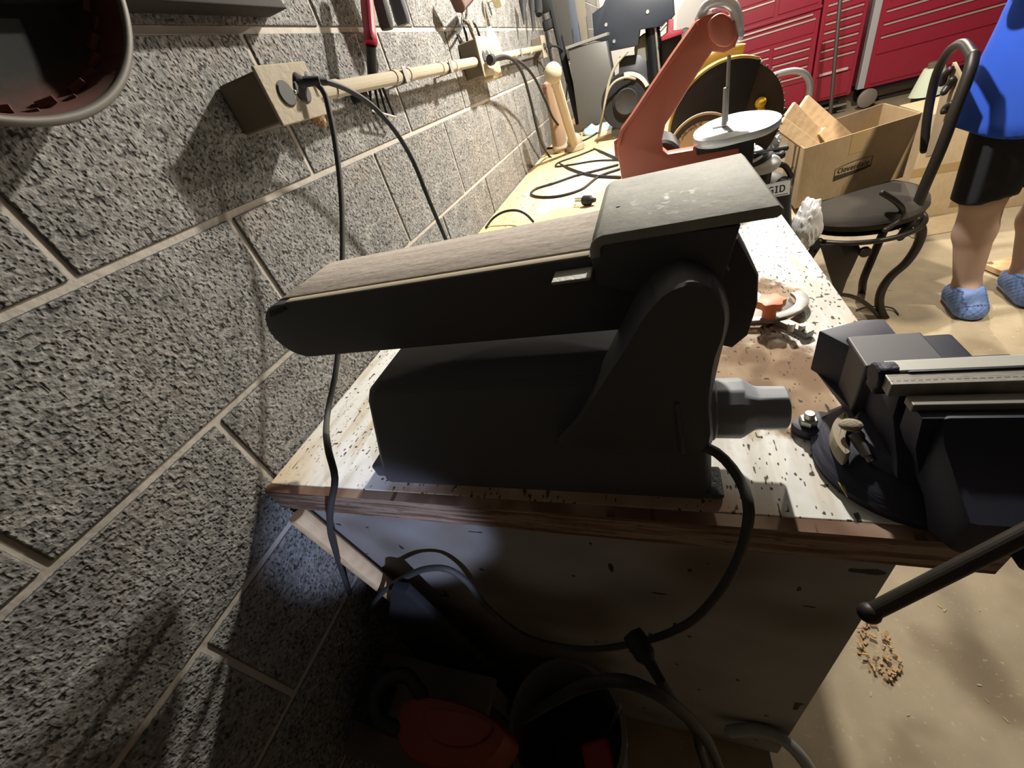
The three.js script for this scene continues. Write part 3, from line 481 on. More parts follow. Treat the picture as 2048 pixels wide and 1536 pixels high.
{ // two grey rubber handles
  const t = thing('loppers', 'pair of dark grey rubber grips hanging beside the red handle', 'shears', [0.05, 1.4312, -1.0205]);
  part('grip', turned([[0, 0], [0.012, 0.002], [0.0145, 0.01], [0.0135, 0.06], [0.0125, 0.12], [0, 0.122]], [0.055, 1.4114, -0.9608], [0.06, 1.4813, -0.9669]), M.greyRubber, t);
  part('grip', turned([[0, 0], [0.014, 0.002], [0.017, 0.012], [0.0155, 0.07], [0.0145, 0.13], [0, 0.132]], [0.065, 1.4169, -1.0228], [0.07, 1.4892, -1.0209]), mat(0x4a4b50, 0.6), t);
}
solo('wall_bracket', [rod([0.06, 1.4601, -1.4425], [0.06, 1.5069, -1.4036], 0.018), rod([0.06, 1.4601, -1.4425], [0.06, 1.4947, -1.5861], 0.012)], mat(0x4a2f24, 0.6), 'rust brown hook tip at the top of the wall', 'hook');
{ // bunch of cobwebbed wire and keys
  const t = thing('wire_bunch', 'tangle of dusty wire hanging above the second outlet box', 'wire', [0.03, 1.4189, -1.57]);
  part('strand', tube([[0.02, 1.4969, -1.6454], [0.025, 1.4598, -1.59], [0.03, 1.4371, -1.5349], [0.035, 1.42, -1.4727], [0.03, 1.4075, -1.4382]], 0.003), M.rubber, t);
  part('strand', tube([[0.03, 1.4407, -1.5338], [0.04, 1.4307, -1.5346], [0.035, 1.415, -1.5621], [0.03, 1.3933, -1.5955], [0.03, 1.3774, -1.6062]], 0.005), M.dustDark, t);
  part('strand', tube([[0.03, 1.4383, -1.5409], [0.045, 1.432, -1.5709], [0.04, 1.4186, -1.613], [0.035, 1.3965, -1.638], [0.03, 1.3844, -1.6519]], 0.0035), M.rubber, t);
  part('strand', tube([[0.02, 1.4339, -1.5444], [0.02, 1.4093, -1.5486], [0.02, 1.3777, -1.5467], [0.02, 1.3643, -1.5637]], 0.004), M.rubber, t);
  part('clip', sph([0.045, 1.4245, -1.5436], 0.012, [0.6, 1.2, 0.9]), M.dust, t);
}
{ // green blade on a string
  const t = thing('paint_scraper', 'green and cream flat blade hanging on a string beside the wire tangle', 'scraper', [0.05, 1.3854, -1.746]);
  part('blade', exX([[-1.6766, 1.4184], [-1.7341, 1.4225], [-1.8051, 1.3787], [-1.7975, 1.3378], [-1.6994, 1.3275], [-1.6406, 1.3658]], 0.05, 0.0535, 0.0008), mat(0x8da288, 0.5), t);
  part('string', tube([[0.05, 1.4913, -1.7219], [0.051, 1.4548, -1.7047], [0.052, 1.4205, -1.6899]], 0.0012), M.dust, t); part('string', tube([[0.05, 1.4913, -1.7219], [0.051, 1.4528, -1.7317], [0.052, 1.4179, -1.7352]], 0.0012), M.dust, t);
}
solo('cream_cup', [turned([[0, 0], [0.02, 0], [0.028, 0.045], [0.03, 0.05], [0, 0.05]], [0.06, 1.4813, -1.8902], [0.06, 1.5466, -1.8592]), bx(0, 0.05, 1.505, 1.515, -1.96, -1.94, 0.002)], mat(0xd2ccb0, 0.6), 'cream plastic cup end at the top of the wall', 'cup');
solo('hose_connector', [bx(0.02, 0.062, 1.278, 1.325, -1.675, -1.6, 0.008), rod([0.05, 1.28, -1.69], [0.05, 1.33, -1.69], 0.016)], mat(0xb3a884, 0.7), 'cream fitting hanging below the second outlet box', 'fitting');
{ // black tools at the far end of the wall
  const spots = [[0.05, 1.5291, -2.3467], [0.05, 1.5374, -2.5339], [0.05, 1.555, -2.8407], [0.05, 1.5526, -2.7056]], ends = [[0.05, 1.4329, -2.2729], [0.05, 1.4082, -2.4382], [0.05, 1.4872, -2.8645], [0.05, 1.4707, -2.6531]];
  const lab = ['black pointed tool hanging leftmost at the far end of the wall', 'longest black pointed tool hanging at the far end of the wall', 'thick dark handle hanging rightmost at the far end of the wall', 'short dark handle between the pointed tools and the thick handle'];
  for (let k = 0; k < 4; k++) { const a = spots[k], b = ends[k]; const r = [0.018, 0.014, 0.028, 0.02][k], L = V(a).distanceTo(V(b));
    solo('hanging_tool', turned(k < 2 ? [[0, 0], [0.003, 0], [r * 0.6, L * 0.45], [r, L * 0.8], [r, L], [0, L]] : [[0, 0], [r * 0.8, 0], [r, 0.02], [r * 0.9, L], [0, L]], b, a), M.rubber, lab[k], 'hand tool'); }
}
// pipes standing at the far end of the wall
{
  const t = thing('drain_pipe', 'rust brown and tan pipe standing on the bench against the wall', 'pipe', [0.071, 0.9, -2.5216]);
  const a = [0.12, 0.9361, -2.2958], b = [0.12, 1.2053, -2.2565];
  part('pipe', rod([a[0], 0.9, a[2]], b, 0.036, 0.03), mat(0x9a8168, 0.85), t); part('sleeve', rod([a[0], 0.9, a[2]], [0.12, 1.0678, -2.3549], 0.048, 0.046), M.dust, t); part('collar', rod([0.12, 1.1606, -2.2725], [0.12, 1.2008, -2.2645], 0.038), mat(0x8c6249, 0.8), t);
  const s = thing('vent_pipe', 'slim tan pipe with a round cap standing beside the brown pipe', 'pipe', [0.15, 0.9631, -2.4488]);
  const c = [0.2, 0.9866, -2.2323], d = [0.2, 1.2371, -1.9505];
  part('pipe', rod([c[0], 0.9, c[2]], d, 0.02), M.dust, s); part('cap', sph(d, 0.036), M.dust, s); part('foot', [sph([c[0], 0.94, c[2]], 0.038), rod([c[0], 0.9, c[2]], [c[0], 0.93, c[2]], 0.045)], M.dust, s);
}
// boards and a black pipe leaning beside the pipes
solo('black_pipe', [rod([[0.1442, 0.9369, -2.85]][0], [[0.0737, 1.5509, -2.9]][0], 0.02), rod([[0.0481, 1.4117, -2.88]][0], [[0.0458, 1.4551, -2.88]][0], 0.03)], M.rubber, 'black pipe leaning beside the tan pipes at the far end of the bench', 'pipe');
solo('board', uvm(exZ([[0.0749, 1.2377], [0.0586, 1.5831], [0.1456, 1.5578], [0.1479, 1.2671]], -3.05, -3.09, 0.003), 0.5), mat(0x4b4945, 0.85), 'dark weathered board leaning upright left of the pale board', 'board');
solo('board', uvm(exZ([[0.1517, 1.2932], [0.1224, 1.5672], [0.1745, 1.552], [0.1871, 1.2861]], -3.1, -3.13, 0.003), 0.5), mat(0x59606a, 0.7), 'blue grey upright channel between the two boards', 'board');
solo('board', uvm(exZ([[0.1811, 1.2863], [0.1656, 1.5572], [0.2263, 1.5396], [0.2234, 1.2821]], -3.15, -3.19, 0.003), 0.5), mat(0x8f8675, 0.85, 0, { bumpMap: grainBump, bumpScale: 0.002 }), 'weathered board with peeling white paint next to the drill press', 'board');

// ---------------------------------------------------------------- machines on the far half of the bench
{ // orange scroll saw
  const t = thing('scroll_saw', 'orange scroll saw with a slanted arm and an oval white table', 'saw', [0.62, 0.9, -1.2]);
  const o = M.orange;
  const outer = [[0.4796, 0.9606], [0.4755, 1.0149], [0.4739, 1.0633], [0.4856, 1.0927], [0.5147, 1.1188], [0.562, 1.1659], [0.6128, 1.2161], [0.6608, 1.2601], [0.6782, 1.265], [0.7069, 1.2634], [0.7363, 1.2405], [0.7459, 1.2097], [0.7394, 1.1927], [0.7182, 1.1879], [0.6949, 1.1977], [0.6822, 1.1849], [0.6548, 1.152], [0.6163, 1.1047], [0.5941, 1.0804], [0.5849, 1.0494], [0.5865, 1.0262], [0.5982, 1.0143], [0.6732, 1.0101], [0.7565, 1.0077], [0.7681, 0.9513], [0.7809, 0.8986]];
  part('frame', exZ(outer, -1.17, -1.215, 0.006), o, t, 'orange cast frame with a slanted upper arm');
  part('frame_rib', exZ(outer.slice(2, 8).concat([[0.6644, 1.2524], [0.6177, 1.2086], [0.5672, 1.1581], [0.5216, 1.1135], [0.4927, 1.0874], [0.4827, 1.0599]]), -1.16, -1.222, 0.003), o, t);
  part('arm_cap', exZ(smooth([[0.6853, 1.2531], [0.7059, 1.2602], [0.7312, 1.2402], [0.7386, 1.2118], [0.726, 1.2], [0.7044, 1.2059], [0.686, 1.228]], 40), -1.155, -1.172, 0.005), o, t);
  part('table', exY(smooth([[0.6567, -1.1683], [0.6685, -1.2321], [0.7152, -1.3104], [0.777, -1.328], [0.8297, -1.271], [0.8457, -1.1921], [0.8361, -1.1358], [0.7935, -1.0739], [0.7437, -1.0624], [0.6938, -1.0603], [0.6638, -1.0926]], 60), 1.026, 1.042, 0.002), mat(0xd5dbde, 0.35, 0.3), t, 'pale oval metal table');
  part('table_slot', exY([[0.703, -1.2061], [0.7337, -1.2014], [0.7373, -1.1162], [0.7273, -1.1181], [0.7271, -1.1837], [0.7037, -1.1913]], 1.0424, 1.043, 0), M.rubber, t);
  part('table_bracket', [exZ([[0.6632, 1.0165], [0.7593, 1.0101], [0.7616, 0.9918], [0.6658, 0.9974]], -1.16, -1.215, 0.004)], M.rubber, t);
  part('blade', [rod([0.7318, 1.0511, -1.19], [0.7309, 1.182, -1.19], 0.004), rod([0.7277, 1.0457, -1.19], [0.7281, 1.122, -1.19], 0.006)], M.dullSteel, t, 'steel blade holder');
  part('blade_guard', tube([[0.6703, 1.2627, -1.19], [0.6817, 1.2775, -1.19], [0.7067, 1.2785, -1.19], [0.7319, 1.2648, -1.19], [0.7428, 1.2423, -1.19], [0.7478, 1.2107, -1.19]], 0.011, 40, 10), pmat(0xd6dad8, 0.25, 0, { transmission: 0.35, thickness: 0.01 }), t, 'clear grey plastic guard over the arm tip');
  part('base', bx(0.48, 0.79, 0.9, 0.945, -1.27, -1.12, 0.008), o, t);
  part('motor', rod([0.58, 0.985, -1.22], [0.58, 0.985, -1.36], 0.055), M.blackPlastic, t);
  part('rear_lever', exZ([[0.4663, 1.0689], [0.4771, 1.0735], [0.4776, 1.0251], [0.4651, 1.0328]], -1.19, -1.2, 0.002), o, t);
  part('skirt', bx(0.745, 0.8, 0.9, 1.02, -1.3, -1.2, 0.006), M.blackPlastic, t, 'black box behind the table');
}
{ // abrasive chop saw behind it
  const t = thing('chop_saw', 'chop saw with a black round guard and yellow body behind the orange saw', 'saw', [0.78, 0.9, -1.6]);
  const c = [0.79, 0.965], z = -1.62, R = 0.175; const arc = (r, a0, a1, n = 30) => { const q = []; for (let k = 0; k <= n; k++) { const a = (a0 + (a1 - a0) * k / n) * Math.PI / 180; q.push([c[0] + r * Math.cos(a), c[1] + r * Math.sin(a)]); } return q; };
  part('guard', exZ(arc(R, 60, 205).concat([[c[0] - 0.03, c[1] - 0.06], [c[0] + 0.05, c[1] + 0.02]]), z, z - 0.05, 0.004), M.blackPlastic, t, 'black half-round blade guard');
  part('guard_edge', exZ(arc(R + 0.003, 62, 200).concat(arc(R - 0.004, 62, 200).reverse()), z + 0.001, z - 0.052, 0.0008), mat(0xb39a52, 0.6), t, 'yellow painted guard edge');
  part('upper_body', exZ(arc(R + 0.028, 75, 150).concat(arc(R - 0.02, 75, 150).reverse()), z - 0.055, z - 0.11, 0.005), mat(0x9d8240, 0.6), t, 'yellow cast body');
  part('blade', exZ(arc(0.165, -40, 75).concat([[c[0], c[1]]]), z - 0.014, z - 0.018, 0.0005), mat(0x4e453c, 0.6, 0.3), t, 'brown stained blade');
  for (let k = 0; k < 12; k++) { const a = (-20 + k * 7) * Math.PI / 180; part('tooth', rbx([c[0] + 0.166 * Math.cos(a), c[1] + 0.166 * Math.sin(a), z - 0.016], [0.008, 0.006, 0.004], [0, 0, a + 0.5], 0.0005), M.steel, t); }
  part('motor', turned([[0, 0], [0.055, 0], [0.06, 0.01], [0.06, 0.13], [0.045, 0.15], [0, 0.15]], [c[0], c[1] + 0.04, z - 0.06], [c[0], c[1] + 0.04, z - 1]), M.blackPlastic, t);
  part('lock_knob', [sph([0.8855, 1.0033, -1.62], 0.016), sph([0.8886, 0.985, -1.62], 0.011)], mat(0xe0b52a, 0.45), t, 'yellow plastic knob');
  part('base', [bx(0.6, 0.81, 0.9, 0.93, -1.86, -1.58, 0.006), bx(0.7, 0.8, 0.93, 0.98, -1.85, -1.76, 0.006)], M.blackPlastic, t);
}
{ // spare grinding disc leaning in front of the chop saw
  const c = [0.706, 0.9311, -1.5], t = thing('grinding_disc', 'beige grinding disc with a dark rim standing behind the saw frame', 'disc', [c[0], 0.9, c[2]]);
  part('disc', turned([[0, 0], [0.098, 0], [0.098, 0.012], [0, 0.012]], c, [c[0], c[1] + 0.05, c[2] + 1], 48), mat(0x3a3630, 0.8), t);
  part('disc_rim', turned([[0.098, -0.001], [0.104, -0.001], [0.104, 0.013], [0.098, 0.013]], c, [c[0], c[1] + 0.05, c[2] + 1], 48), mat(0xb19f86, 0.8), t);
  part('label', turned([[0, 0.0122], [0.082, 0.0122], [0.082, 0.0132], [0, 0.0132]], c, [c[0], c[1] + 0.05, c[2] + 1], 48), mat(0xffffff, 0.8, 0, { map: tex(256, 256, (u, v) => { const k = Math.abs(u - 0.62) < 0.12 && Math.abs(v - 0.66) < 0.05 && vnoise(u * 4, v * 2, 40, 181) > 0.42; return k ? [0.42, 0.38, 0.33] : [0.68, 0.62, 0.53]; }) }), t, 'beige paper label');
}
{ // bench grinder
  const c = [0.4552, 1.0437, -2.25], t = thing('bench_grinder', 'black bench grinder with a round wheel cover left of the orange saw', 'grinder', [c[0], 0.9, c[2]]);
  const tip = [c[0] + 0.02, c[1], c[2] + 1];
  part('wheel_cover', turned([[0, 0], [0.06, 0], [0.062, -0.006], [0.085, -0.003], [0.107, 0], [0.112, -0.008], [0.112, -0.05], [0, -0.05]], c, tip, 48), mat(0x0e0e10, 0.85), t);
  part('hub', turned([[0.03, -0.004], [0.046, 0], [0.052, 0.012], [0.048, 0.016], [0.03, 0.006], [0, 0.004]], c, tip, 36), mat(0x1d1b19, 0.8), t);
  part('spark_rim', exZ((() => { const q = []; for (let k = 0; k <= 14; k++) { const a = (20 + k * 5) * Math.PI / 180; q.push([c[0] + 0.108 * Math.cos(a), c[1] + 0.108 * Math.sin(a)]); } for (let k = 14; k >= 0; k--) { const a = (20 + k * 5) * Math.PI / 180; q.push([c[0] + 0.093 * Math.cos(a), c[1] + 0.093 * Math.sin(a)]); } return q; })(), c[2] + 0.001, c[2] + 0.005, 0.0005), mat(0xcfc6a8, 0.7), t, 'cream worn patch on the rim');
  part('motor', rod([c[0], c[1], c[2] - 0.05], [c[0], c[1], c[2] - 0.24], 0.07), M.black, t);
  part('base', bx(c[0] - 0.08, c[0] + 0.08, 0.9, 0.945, c[2] - 0.24, c[2] - 0.02, 0.006), M.black, t);
  part('cable', tube([[0.2866, 0.905, -2.5639], [0.3511, 1.0293, -2.22], [0.3799, 1.1003, -2.22], [0.4118, 1.1297, -2.22], [0.4595, 1.135, -2.23], [0.5004, 1.1175, -2.25]], 0.005), mat(0x8d8878, 0.6), t);
  part('cable', tube([[0.2885, 0.905, -2.6061], [0.362, 1.0628, -2.25], [0.3882, 1.1333, -2.25], [0.4248, 1.188, -2.25], [0.4747, 1.2206, -2.25]], 0.006), mat(0x8d8878, 0.6), t);
}
{ // drill press
  const t = thing('drill_press', 'tall black drill press with a chrome column behind the grinder', 'drill', [0.58, 0.9, -3.2]);
  part('head', exZ([[0.2756, 1.4179], [0.3355, 1.4345], [0.394, 1.5028], [0.6936, 1.4342], [0.7035, 1.2929], [0.6572, 1.2599], [0.5225, 1.2802], [0.5073, 1.2138], [0.342, 1.231], [0.3361, 1.2783], [0.2708, 1.3006]], -3, -3.25, 0.008), mat(0x2a313b, 0.45), t);
  for (const p of [[0.3447, 1.3512, -3], [0.3799, 1.2686, -3], [0.5657, 1.3442, -3]]) part('bolt', rod(p, [p[0], p[1], p[2] + 0.008], 0.009), M.steel, t);
  part('column', rod([0.6008, 0.9075, -3.1], [0.5835, 1.433, -3.1], 0.04), mat(0x25272b, 0.35, 0.5), t); part('quill_rod', rod([0.6229, 0.9841, -3.05], [0.5986, 1.3234, -3.05], 0.008), M.steel, t);
  part('work_plate', exZ([[0.6309, 1.2033], [0.7398, 1.2055], [0.7399, 1.2243], [0.6901, 1.2297], [0.6911, 1.2792], [0.6663, 1.282], [0.6599, 1.2296], [0.6288, 1.2168]], -2.9, -3.1, 0.003), mat(0x8a2032, 0.5), t, 'small red painted plate');
  part('lever', rod([0.6242, 1.248, -2.92], [0.66, 1.2712, -2.92], 0.008), M.steel, t);
  part('body', [exZ([[0.6215, 1.2191], [0.7643, 1.224], [0.8363, 1.1932], [0.7861, 0.9631], [0.6177, 0.9682]], -3.1, -3.2, 0.01)], M.blackPlastic, t);
  part('pulley', rod([0.5487, 1.1895, -3.15], [[0.5487, 1.1895, -3.15][0] + 0.01, [0.5487, 1.1895, -3.15][1], -3.22], 0.07), mat(0x8a877b, 0.5, 0.3), t);
  part('foot', bx(0.42, 0.76, 0.9, 0.93, -3.45, -3.05, 0.006), M.black, t);
  part('housing', exZ([[0.3921, 1.1859], [0.5133, 1.1705], [0.5674, 1.115], [0.5566, 0.9047], [0.3593, 0.9145]], -3.15, -3.3, 0.01), mat(0x4a4c50, 0.4, 0.2), t);
}
{ // dark grey cabinet
  const t = thing('steel_cabinet', 'plain dark grey steel cabinet standing on the far bench end', 'cabinet', [0.24, 0.9, -2.8]);
  const q = [[0.157, 0.9385], [0.1558, 1.3045], [0.3551, 1.282], [0.3902, 0.901]];
  part('door', exZ(q, -2.75, -2.77, 0.003), mat(0x5b5a55, 0.45, 0.2), t); part('shell', exZ(q.map(([x, y]) => [0.24 + (x - 0.24) * 1.02, y]), -2.771, -2.95, 0.004), mat(0x3b3c3e, 0.5), t);
  part('lid', bx(q[1][0] - 0.012, q[2][0] + 0.01, q[1][1] - 0.004, q[1][1] + 0.01, -2.95, -2.735, 0.003), mat(0x8b8a84, 0.4, 0.3), t);
}
{ // clutter on the bench in front of the cabinet
  const lab = ['screwdriver lying left of the blue rag', 'screwdriver lying behind the blue rag', 'screwdriver nearest the grinder'];
  const ends = [[[0.1995, 0.91, -2.8698], [0.3648, 0.91, -2.8174]], [[0.2392, 0.915, -2.8452], [0.3884, 0.915, -2.8142]], [[0.2948, 0.908, -2.7034], [0.4061, 0.908, -2.6605]]];
  ends.forEach(([a, b], k) => { const t = thing('screwdriver', lab[k], 'screwdriver', a); const m = [0, 1, 2].map((i) => a[i] + (b[i] - a[i]) * 0.4); part('handle', rod(a, m, 0.014), [M.rubber, M.greyRubber, M.dullSteel][k], t); part('shaft', rod(m, b, 0.005), M.steel, t); });
  const g = new THREE.SphereGeometry(0.07, 28, 18), p = g.attributes.position; for (let i = 0; i < p.count; i++) { const n = fbm(p.getX(i) * 3 + 0.5, p.getZ(i) * 3 + 0.5, 12, 3, 191); p.setXYZ(i, p.getX(i) * 1.25, Math.max(0, p.getY(i) * 0.45 + 0.045 * (n - 0.4)), p.getZ(i) * (0.9 + 0.3 * n)); } g.computeVertexNormals(); const rc = [0.2734, 0.9, -2.6431]; g.translate(rc[0], 0.9, rc[2]);
  solo('rag', g, mat(0xa9c4dc, 0.85), 'crumpled light blue rag on the far bench end', 'rag');
  const yt = [0.2992, 0.925, -2.8587]; solo('tape_measure', bx(yt[0] - 0.02, yt[0] + 0.02, 0.9, 0.93, yt[2] - 0.02, yt[2] + 0.02, 0.008), mat(0xe6d21e, 0.4), 'small bright yellow tool beside the grinder', 'tape measure');
}
function crumple(c, r, sx, sy, sz, sd, amp = 0.35) {
  const g = new THREE.IcosahedronGeometry(r, 12), p = g.attributes.position;
  for (let i = 0; i < p.count; i++) { const x = p.getX(i) / r, y = p.getY(i) / r, z = p.getZ(i) / r; const n = Math.abs(vnoise(0.5 + 0.2 * x + 0.11 * y, 0.5 + 0.2 * z - 0.13 * y, 16, sd) - 0.5) * 2 + 0.5 * Math.abs(vnoise(0.5 + 0.2 * y, 0.5 + 0.2 * x + 0.1 * z, 24, sd + 1) - 0.5) * 2; const k = 1 - amp * (1 - n); p.setXYZ(i, c[0] + p.getX(i) * k * sx, c[1] + p.getY(i) * k * sy, c[2] + p.getZ(i) * k * sz); }
  g.computeVertexNormals(); return toCreasedNormals(g, 0.7);
}
{ // wet-dry vacuum between the bench and the chair
  const c = [0.93, -1.7], t = thing('shop_vacuum', 'black shop vacuum with a white cap between bench and cardboard box', 'vacuum', [c[0], 0, c[1]]);
  part('tank', turned([[0, 0.04], [0.1, 0.04], [0.105, 0.06], [0.11, 0.52], [0, 0.52]], [c[0], 0, c[1]], [c[0], 1, c[1]], 40), M.blackPlastic, t);
  { const w = [0.9146, 0.8127, -1.64]; part('cap', sph(w, 0.05, [1.05, 0.62, 0.9], 28), mat(0xdfe3e0, 0.35), t, 'shiny white rounded cap'); part('cap_band', rod([w[0] - 0.012, w[1] + 0.016, w[2]], [w[0] - 0.016, w[1] + 0.026, w[2]], 0.043, 0.036, 30), M.rubber, t); part('cap_stem', rod([w[0], 0.7, w[2] - 0.02], w, 0.03), M.blackPlastic, t); }
  part('motor_head', turned([[0, 0.52], [0.11, 0.52], [0.112, 0.56], [0.1, 0.64], [0.092, 0.7], [0.08, 0.74], [0.04, 0.765], [0, 0.765]], [c[0], 0, c[1]], [c[0], 1, c[1]], 40), M.blackPlastic, t);
  part('carry_handle', tube([[c[0] - 0.09, 0.74, c[1] + 0.02], [c[0] - 0.03, 0.785, c[1] + 0.03], [c[0] + 0.05, 0.79, c[1] + 0.02], [c[0] + 0.09, 0.74, c[1]]], 0.009), M.blackPlastic, t);
  part('latch', rbx([c[0] + 0.03, 0.62, c[1] + 0.1], [0.02, 0.06, 0.02], [0.3, 0.2, 0]), M.dullSteel, t);
  for (const a of [0.4, 2, 3.6, 5.2]) part('caster', sph([c[0] + 0.09 * Math.cos(a), 0.025, c[1] + 0.09 * Math.sin(a)], 0.025), M.rubber, t);
  // name plate facing the camera
  const cv = document.createElement('canvas'); cv.width = 512; cv.height = 160; const x = cv.getContext('2d'); x.fillStyle = '#c9c9c4'; x.fillRect(0, 0, 512, 160); x.fillStyle = '#232325'; x.font = 'bold 118px sans-serif'; x.textAlign = 'center'; x.textBaseline = 'middle'; x.fillText('RIDGID', 256, 74); x.fillRect(20, 140, 472, 8);
  const ct = new THREE.CanvasTexture(cv); ct.colorSpace = THREE.SRGBColorSpace;
  const g = new THREE.PlaneGeometry(0.13, 0.042), q = [0.922, 0.7494, -1.55]; g.rotateX(-0.25); g.translate(q[0] - 0.005, q[1], q[2]);
  part('name_plate', g, mat(0xffffff, 0.6, 0, { map: ct }), t, 'pale plate with dark lettering');
  part('plate_back', rbx([q[0] - 0.005, q[1] - 0.003, q[2] - 0.012], [0.134, 0.046, 0.02], [-0.25, 0, 0], 0.004), M.blackPlastic, t);
  solo('paper_towel', crumple([0.9407, 0.8559, -1.74], 0.06, 0.85, 1.2, 0.85, 5, 0.5), mat(0xe8ebe8, 0.9), 'crumpled white paper on top of the shop vacuum', 'paper');
  solo('power_tool', [rod([0.8758, 0.8484, -1.66], [0.9997, 0.8306, -1.72], 0.009), rod([0.88, 0.8486, -1.64], [0.9839, 0.8187, -1.68], 0.008), sph([0.9746, 0.8223, -1.68], 0.013)], M.blackPlastic, 'black tool handle lying across the shop vacuum head', 'tool');
}
{ // cardboard flap under the box
  const g = new THREE.PlaneGeometry(1, 1, 12, 8), p = g.attributes.position, q = [[1.0711, 0.54, -2.1167], [1.1878, 0.54, -2.1882], [1.165, 0.54, -1.8059], [1.0861, 0.52, -1.8499]];
  for (let i = 0; i < p.count; i++) { const a = p.getX(i) + 0.5, b = p.getY(i) + 0.5; const o = [0, 1, 2].map((k) => (q[3][k] * (1 - a) + q[2][k] * a) * (1 - b) + (q[0][k] * (1 - a) + q[1][k] * a) * b); p.setXYZ(i, o[0], o[1] + 0.012 * Math.sin(a * 3) * b, o[2]); }
  g.computeVertexNormals(); const lower = g.clone(); lower.translate(0, -0.003, 0);
  solo('cardboard_flap', [uvm(g, 0.5), uvm(lower, 0.5)], M.card, 'loose tan cardboard flap sticking out under the box corner', 'cardboard');
}

// ---------------------------------------------------------------- chair, box and wood
const BOXC = { fl: [1.094, -1.875], fr: [1.492, -2.022], br: [1.482, -2.318], bl: [1.1, -2.14], y0: 0.555, y1: 0.776 };
{
  const B = BOXC, t = thing('cardboard_box', 'open cardboard box of wood offcuts standing on the iron chair', 'box', [1.29, B.y0, -2.09]);
  const wall = (a, b, th) => { const dx = b[0] - a[0], dz = b[1] - a[1], L = Math.hypot(dx, dz), nx = dz / L * th, nz = -dx / L * th; return uvm(loft([B.y0, B.y1].map((y) => [[a[0], y, a[1]], [b[0], y, b[1]], [b[0] - nx, y, b[1] - nz], [a[0] - nx, y, a[1] - nz]])), 0.6); };
  const out = mat(0xe6e0d6, 0.9, 0, { map: cardMap });
  part('front_side', wall(B.fr, B.fl, 0.004), out, t); part('right_side', wall(B.br, B.fr, 0.004), out, t); part('back_side', wall(B.bl, B.br, 0.004), out, t); part('left_side', wall(B.fl, B.bl, 0.004), out, t);
  part('bottom', uvm(loft([B.y0, B.y0 + 0.004].map((y) => [B.fl, B.bl, B.br, B.fr].map((p) => [p[0] * 0.995 + 0.0064, y, p[1] * 0.995 - 0.0105]))), 0.6), out, t);
  const fx = B.fr[0] - B.fl[0], fz = B.fr[1] - B.fl[1], fl = Math.hypot(fx, fz), ang = Math.atan2(-fz, fx);
  const onFace = (s, y, w, h, off) => { const g = new THREE.PlaneGeometry(w, h); g.rotateY(ang); g.translate(B.fl[0] + fx * s - fz / fl * off * 1, y, B.fl[1] + fz * s + fx / fl * off); return g; };
  // printed logo
  const cv = document.createElement('canvas'); cv.width = 768; cv.height = 360; const x = cv.getContext('2d'); x.clearRect(0, 0, 768, 360);
  const ink = '#2e2a24'; x.strokeStyle = ink; x.fillStyle = ink; x.lineWidth = 10; x.beginPath(); x.moveTo(24, 110); x.quadraticCurveTo(384, 10, 744, 60); x.lineTo(744, 250); x.lineTo(24, 340); x.closePath(); x.stroke();
  x.beginPath(); x.moveTo(24, 240); x.quadraticCurveTo(384, 250, 760, 215); x.lineTo(740, 262); x.quadraticCurveTo(384, 330, 24, 345); x.closePath(); x.globalAlpha = 0.8; x.fill(); x.globalAlpha = 1;
  x.font = 'bold 122px sans-serif'; x.textAlign = 'center'; x.textBaseline = 'middle'; x.save(); x.translate(388, 165); x.scale(1, 1.1); x.fillText('Cloverdale', 0, 0); x.restore();
  const lt = new THREE.CanvasTexture(cv); lt.colorSpace = THREE.SRGBColorSpace;
  part('printed_logo', onFace(0.49, 0.652, 0.148, 0.066, 0.0012), mat(0xffffff, 0.9, 0, { map: lt, transparent: true }), t, 'dark printed name in a curved frame');
  part('tape', onFace(0.485, (B.y0 + B.y1) / 2 + 0.074, 0.055, 0.07, 0.0007), mat(0xa58c63, 0.5), t, 'brown tape strip'); part('tape', onFace(0.5, B.y0 + 0.02, 0.055, 0.04, 0.0007), mat(0xa58c63, 0.5), t);
  // round print on the left side
  const c2 = document.createElement('canvas'); c2.width = 128; c2.height = 256; const y = c2.getContext('2d'); y.fillStyle = '#4a4335'; y.beginPath(); y.ellipse(66, 165, 42, 62, 0, 0, 6.3); y.fill(); y.fillStyle = '#c9b48a'; y.beginPath(); y.ellipse(50, 120, 46, 40, 0, 0, 6.3); y.fill(); y.strokeStyle = '#4a4335'; y.lineWidth = 12; y.beginPath(); y.ellipse(64, 130, 44, 96, 0, 3.3, 6.0); y.stroke();
  const l2 = new THREE.CanvasTexture(c2); l2.colorSpace = THREE.SRGBColorSpace;
  const lx = B.bl[0] - B.fl[0], lz = B.bl[1] - B.fl[1], la = Math.atan2(-lz, lx), g2 = new THREE.PlaneGeometry(0.09, 0.09); g2.rotateY(la + Math.PI); g2.translate(B.fl[0] + lx * 0.42 - 0.0015, 0.655, B.fl[1] + lz * 0.42);
  part('printed_mark', g2, mat(0xffffff, 0.9, 0, { map: l2, transparent: true }), t);
}
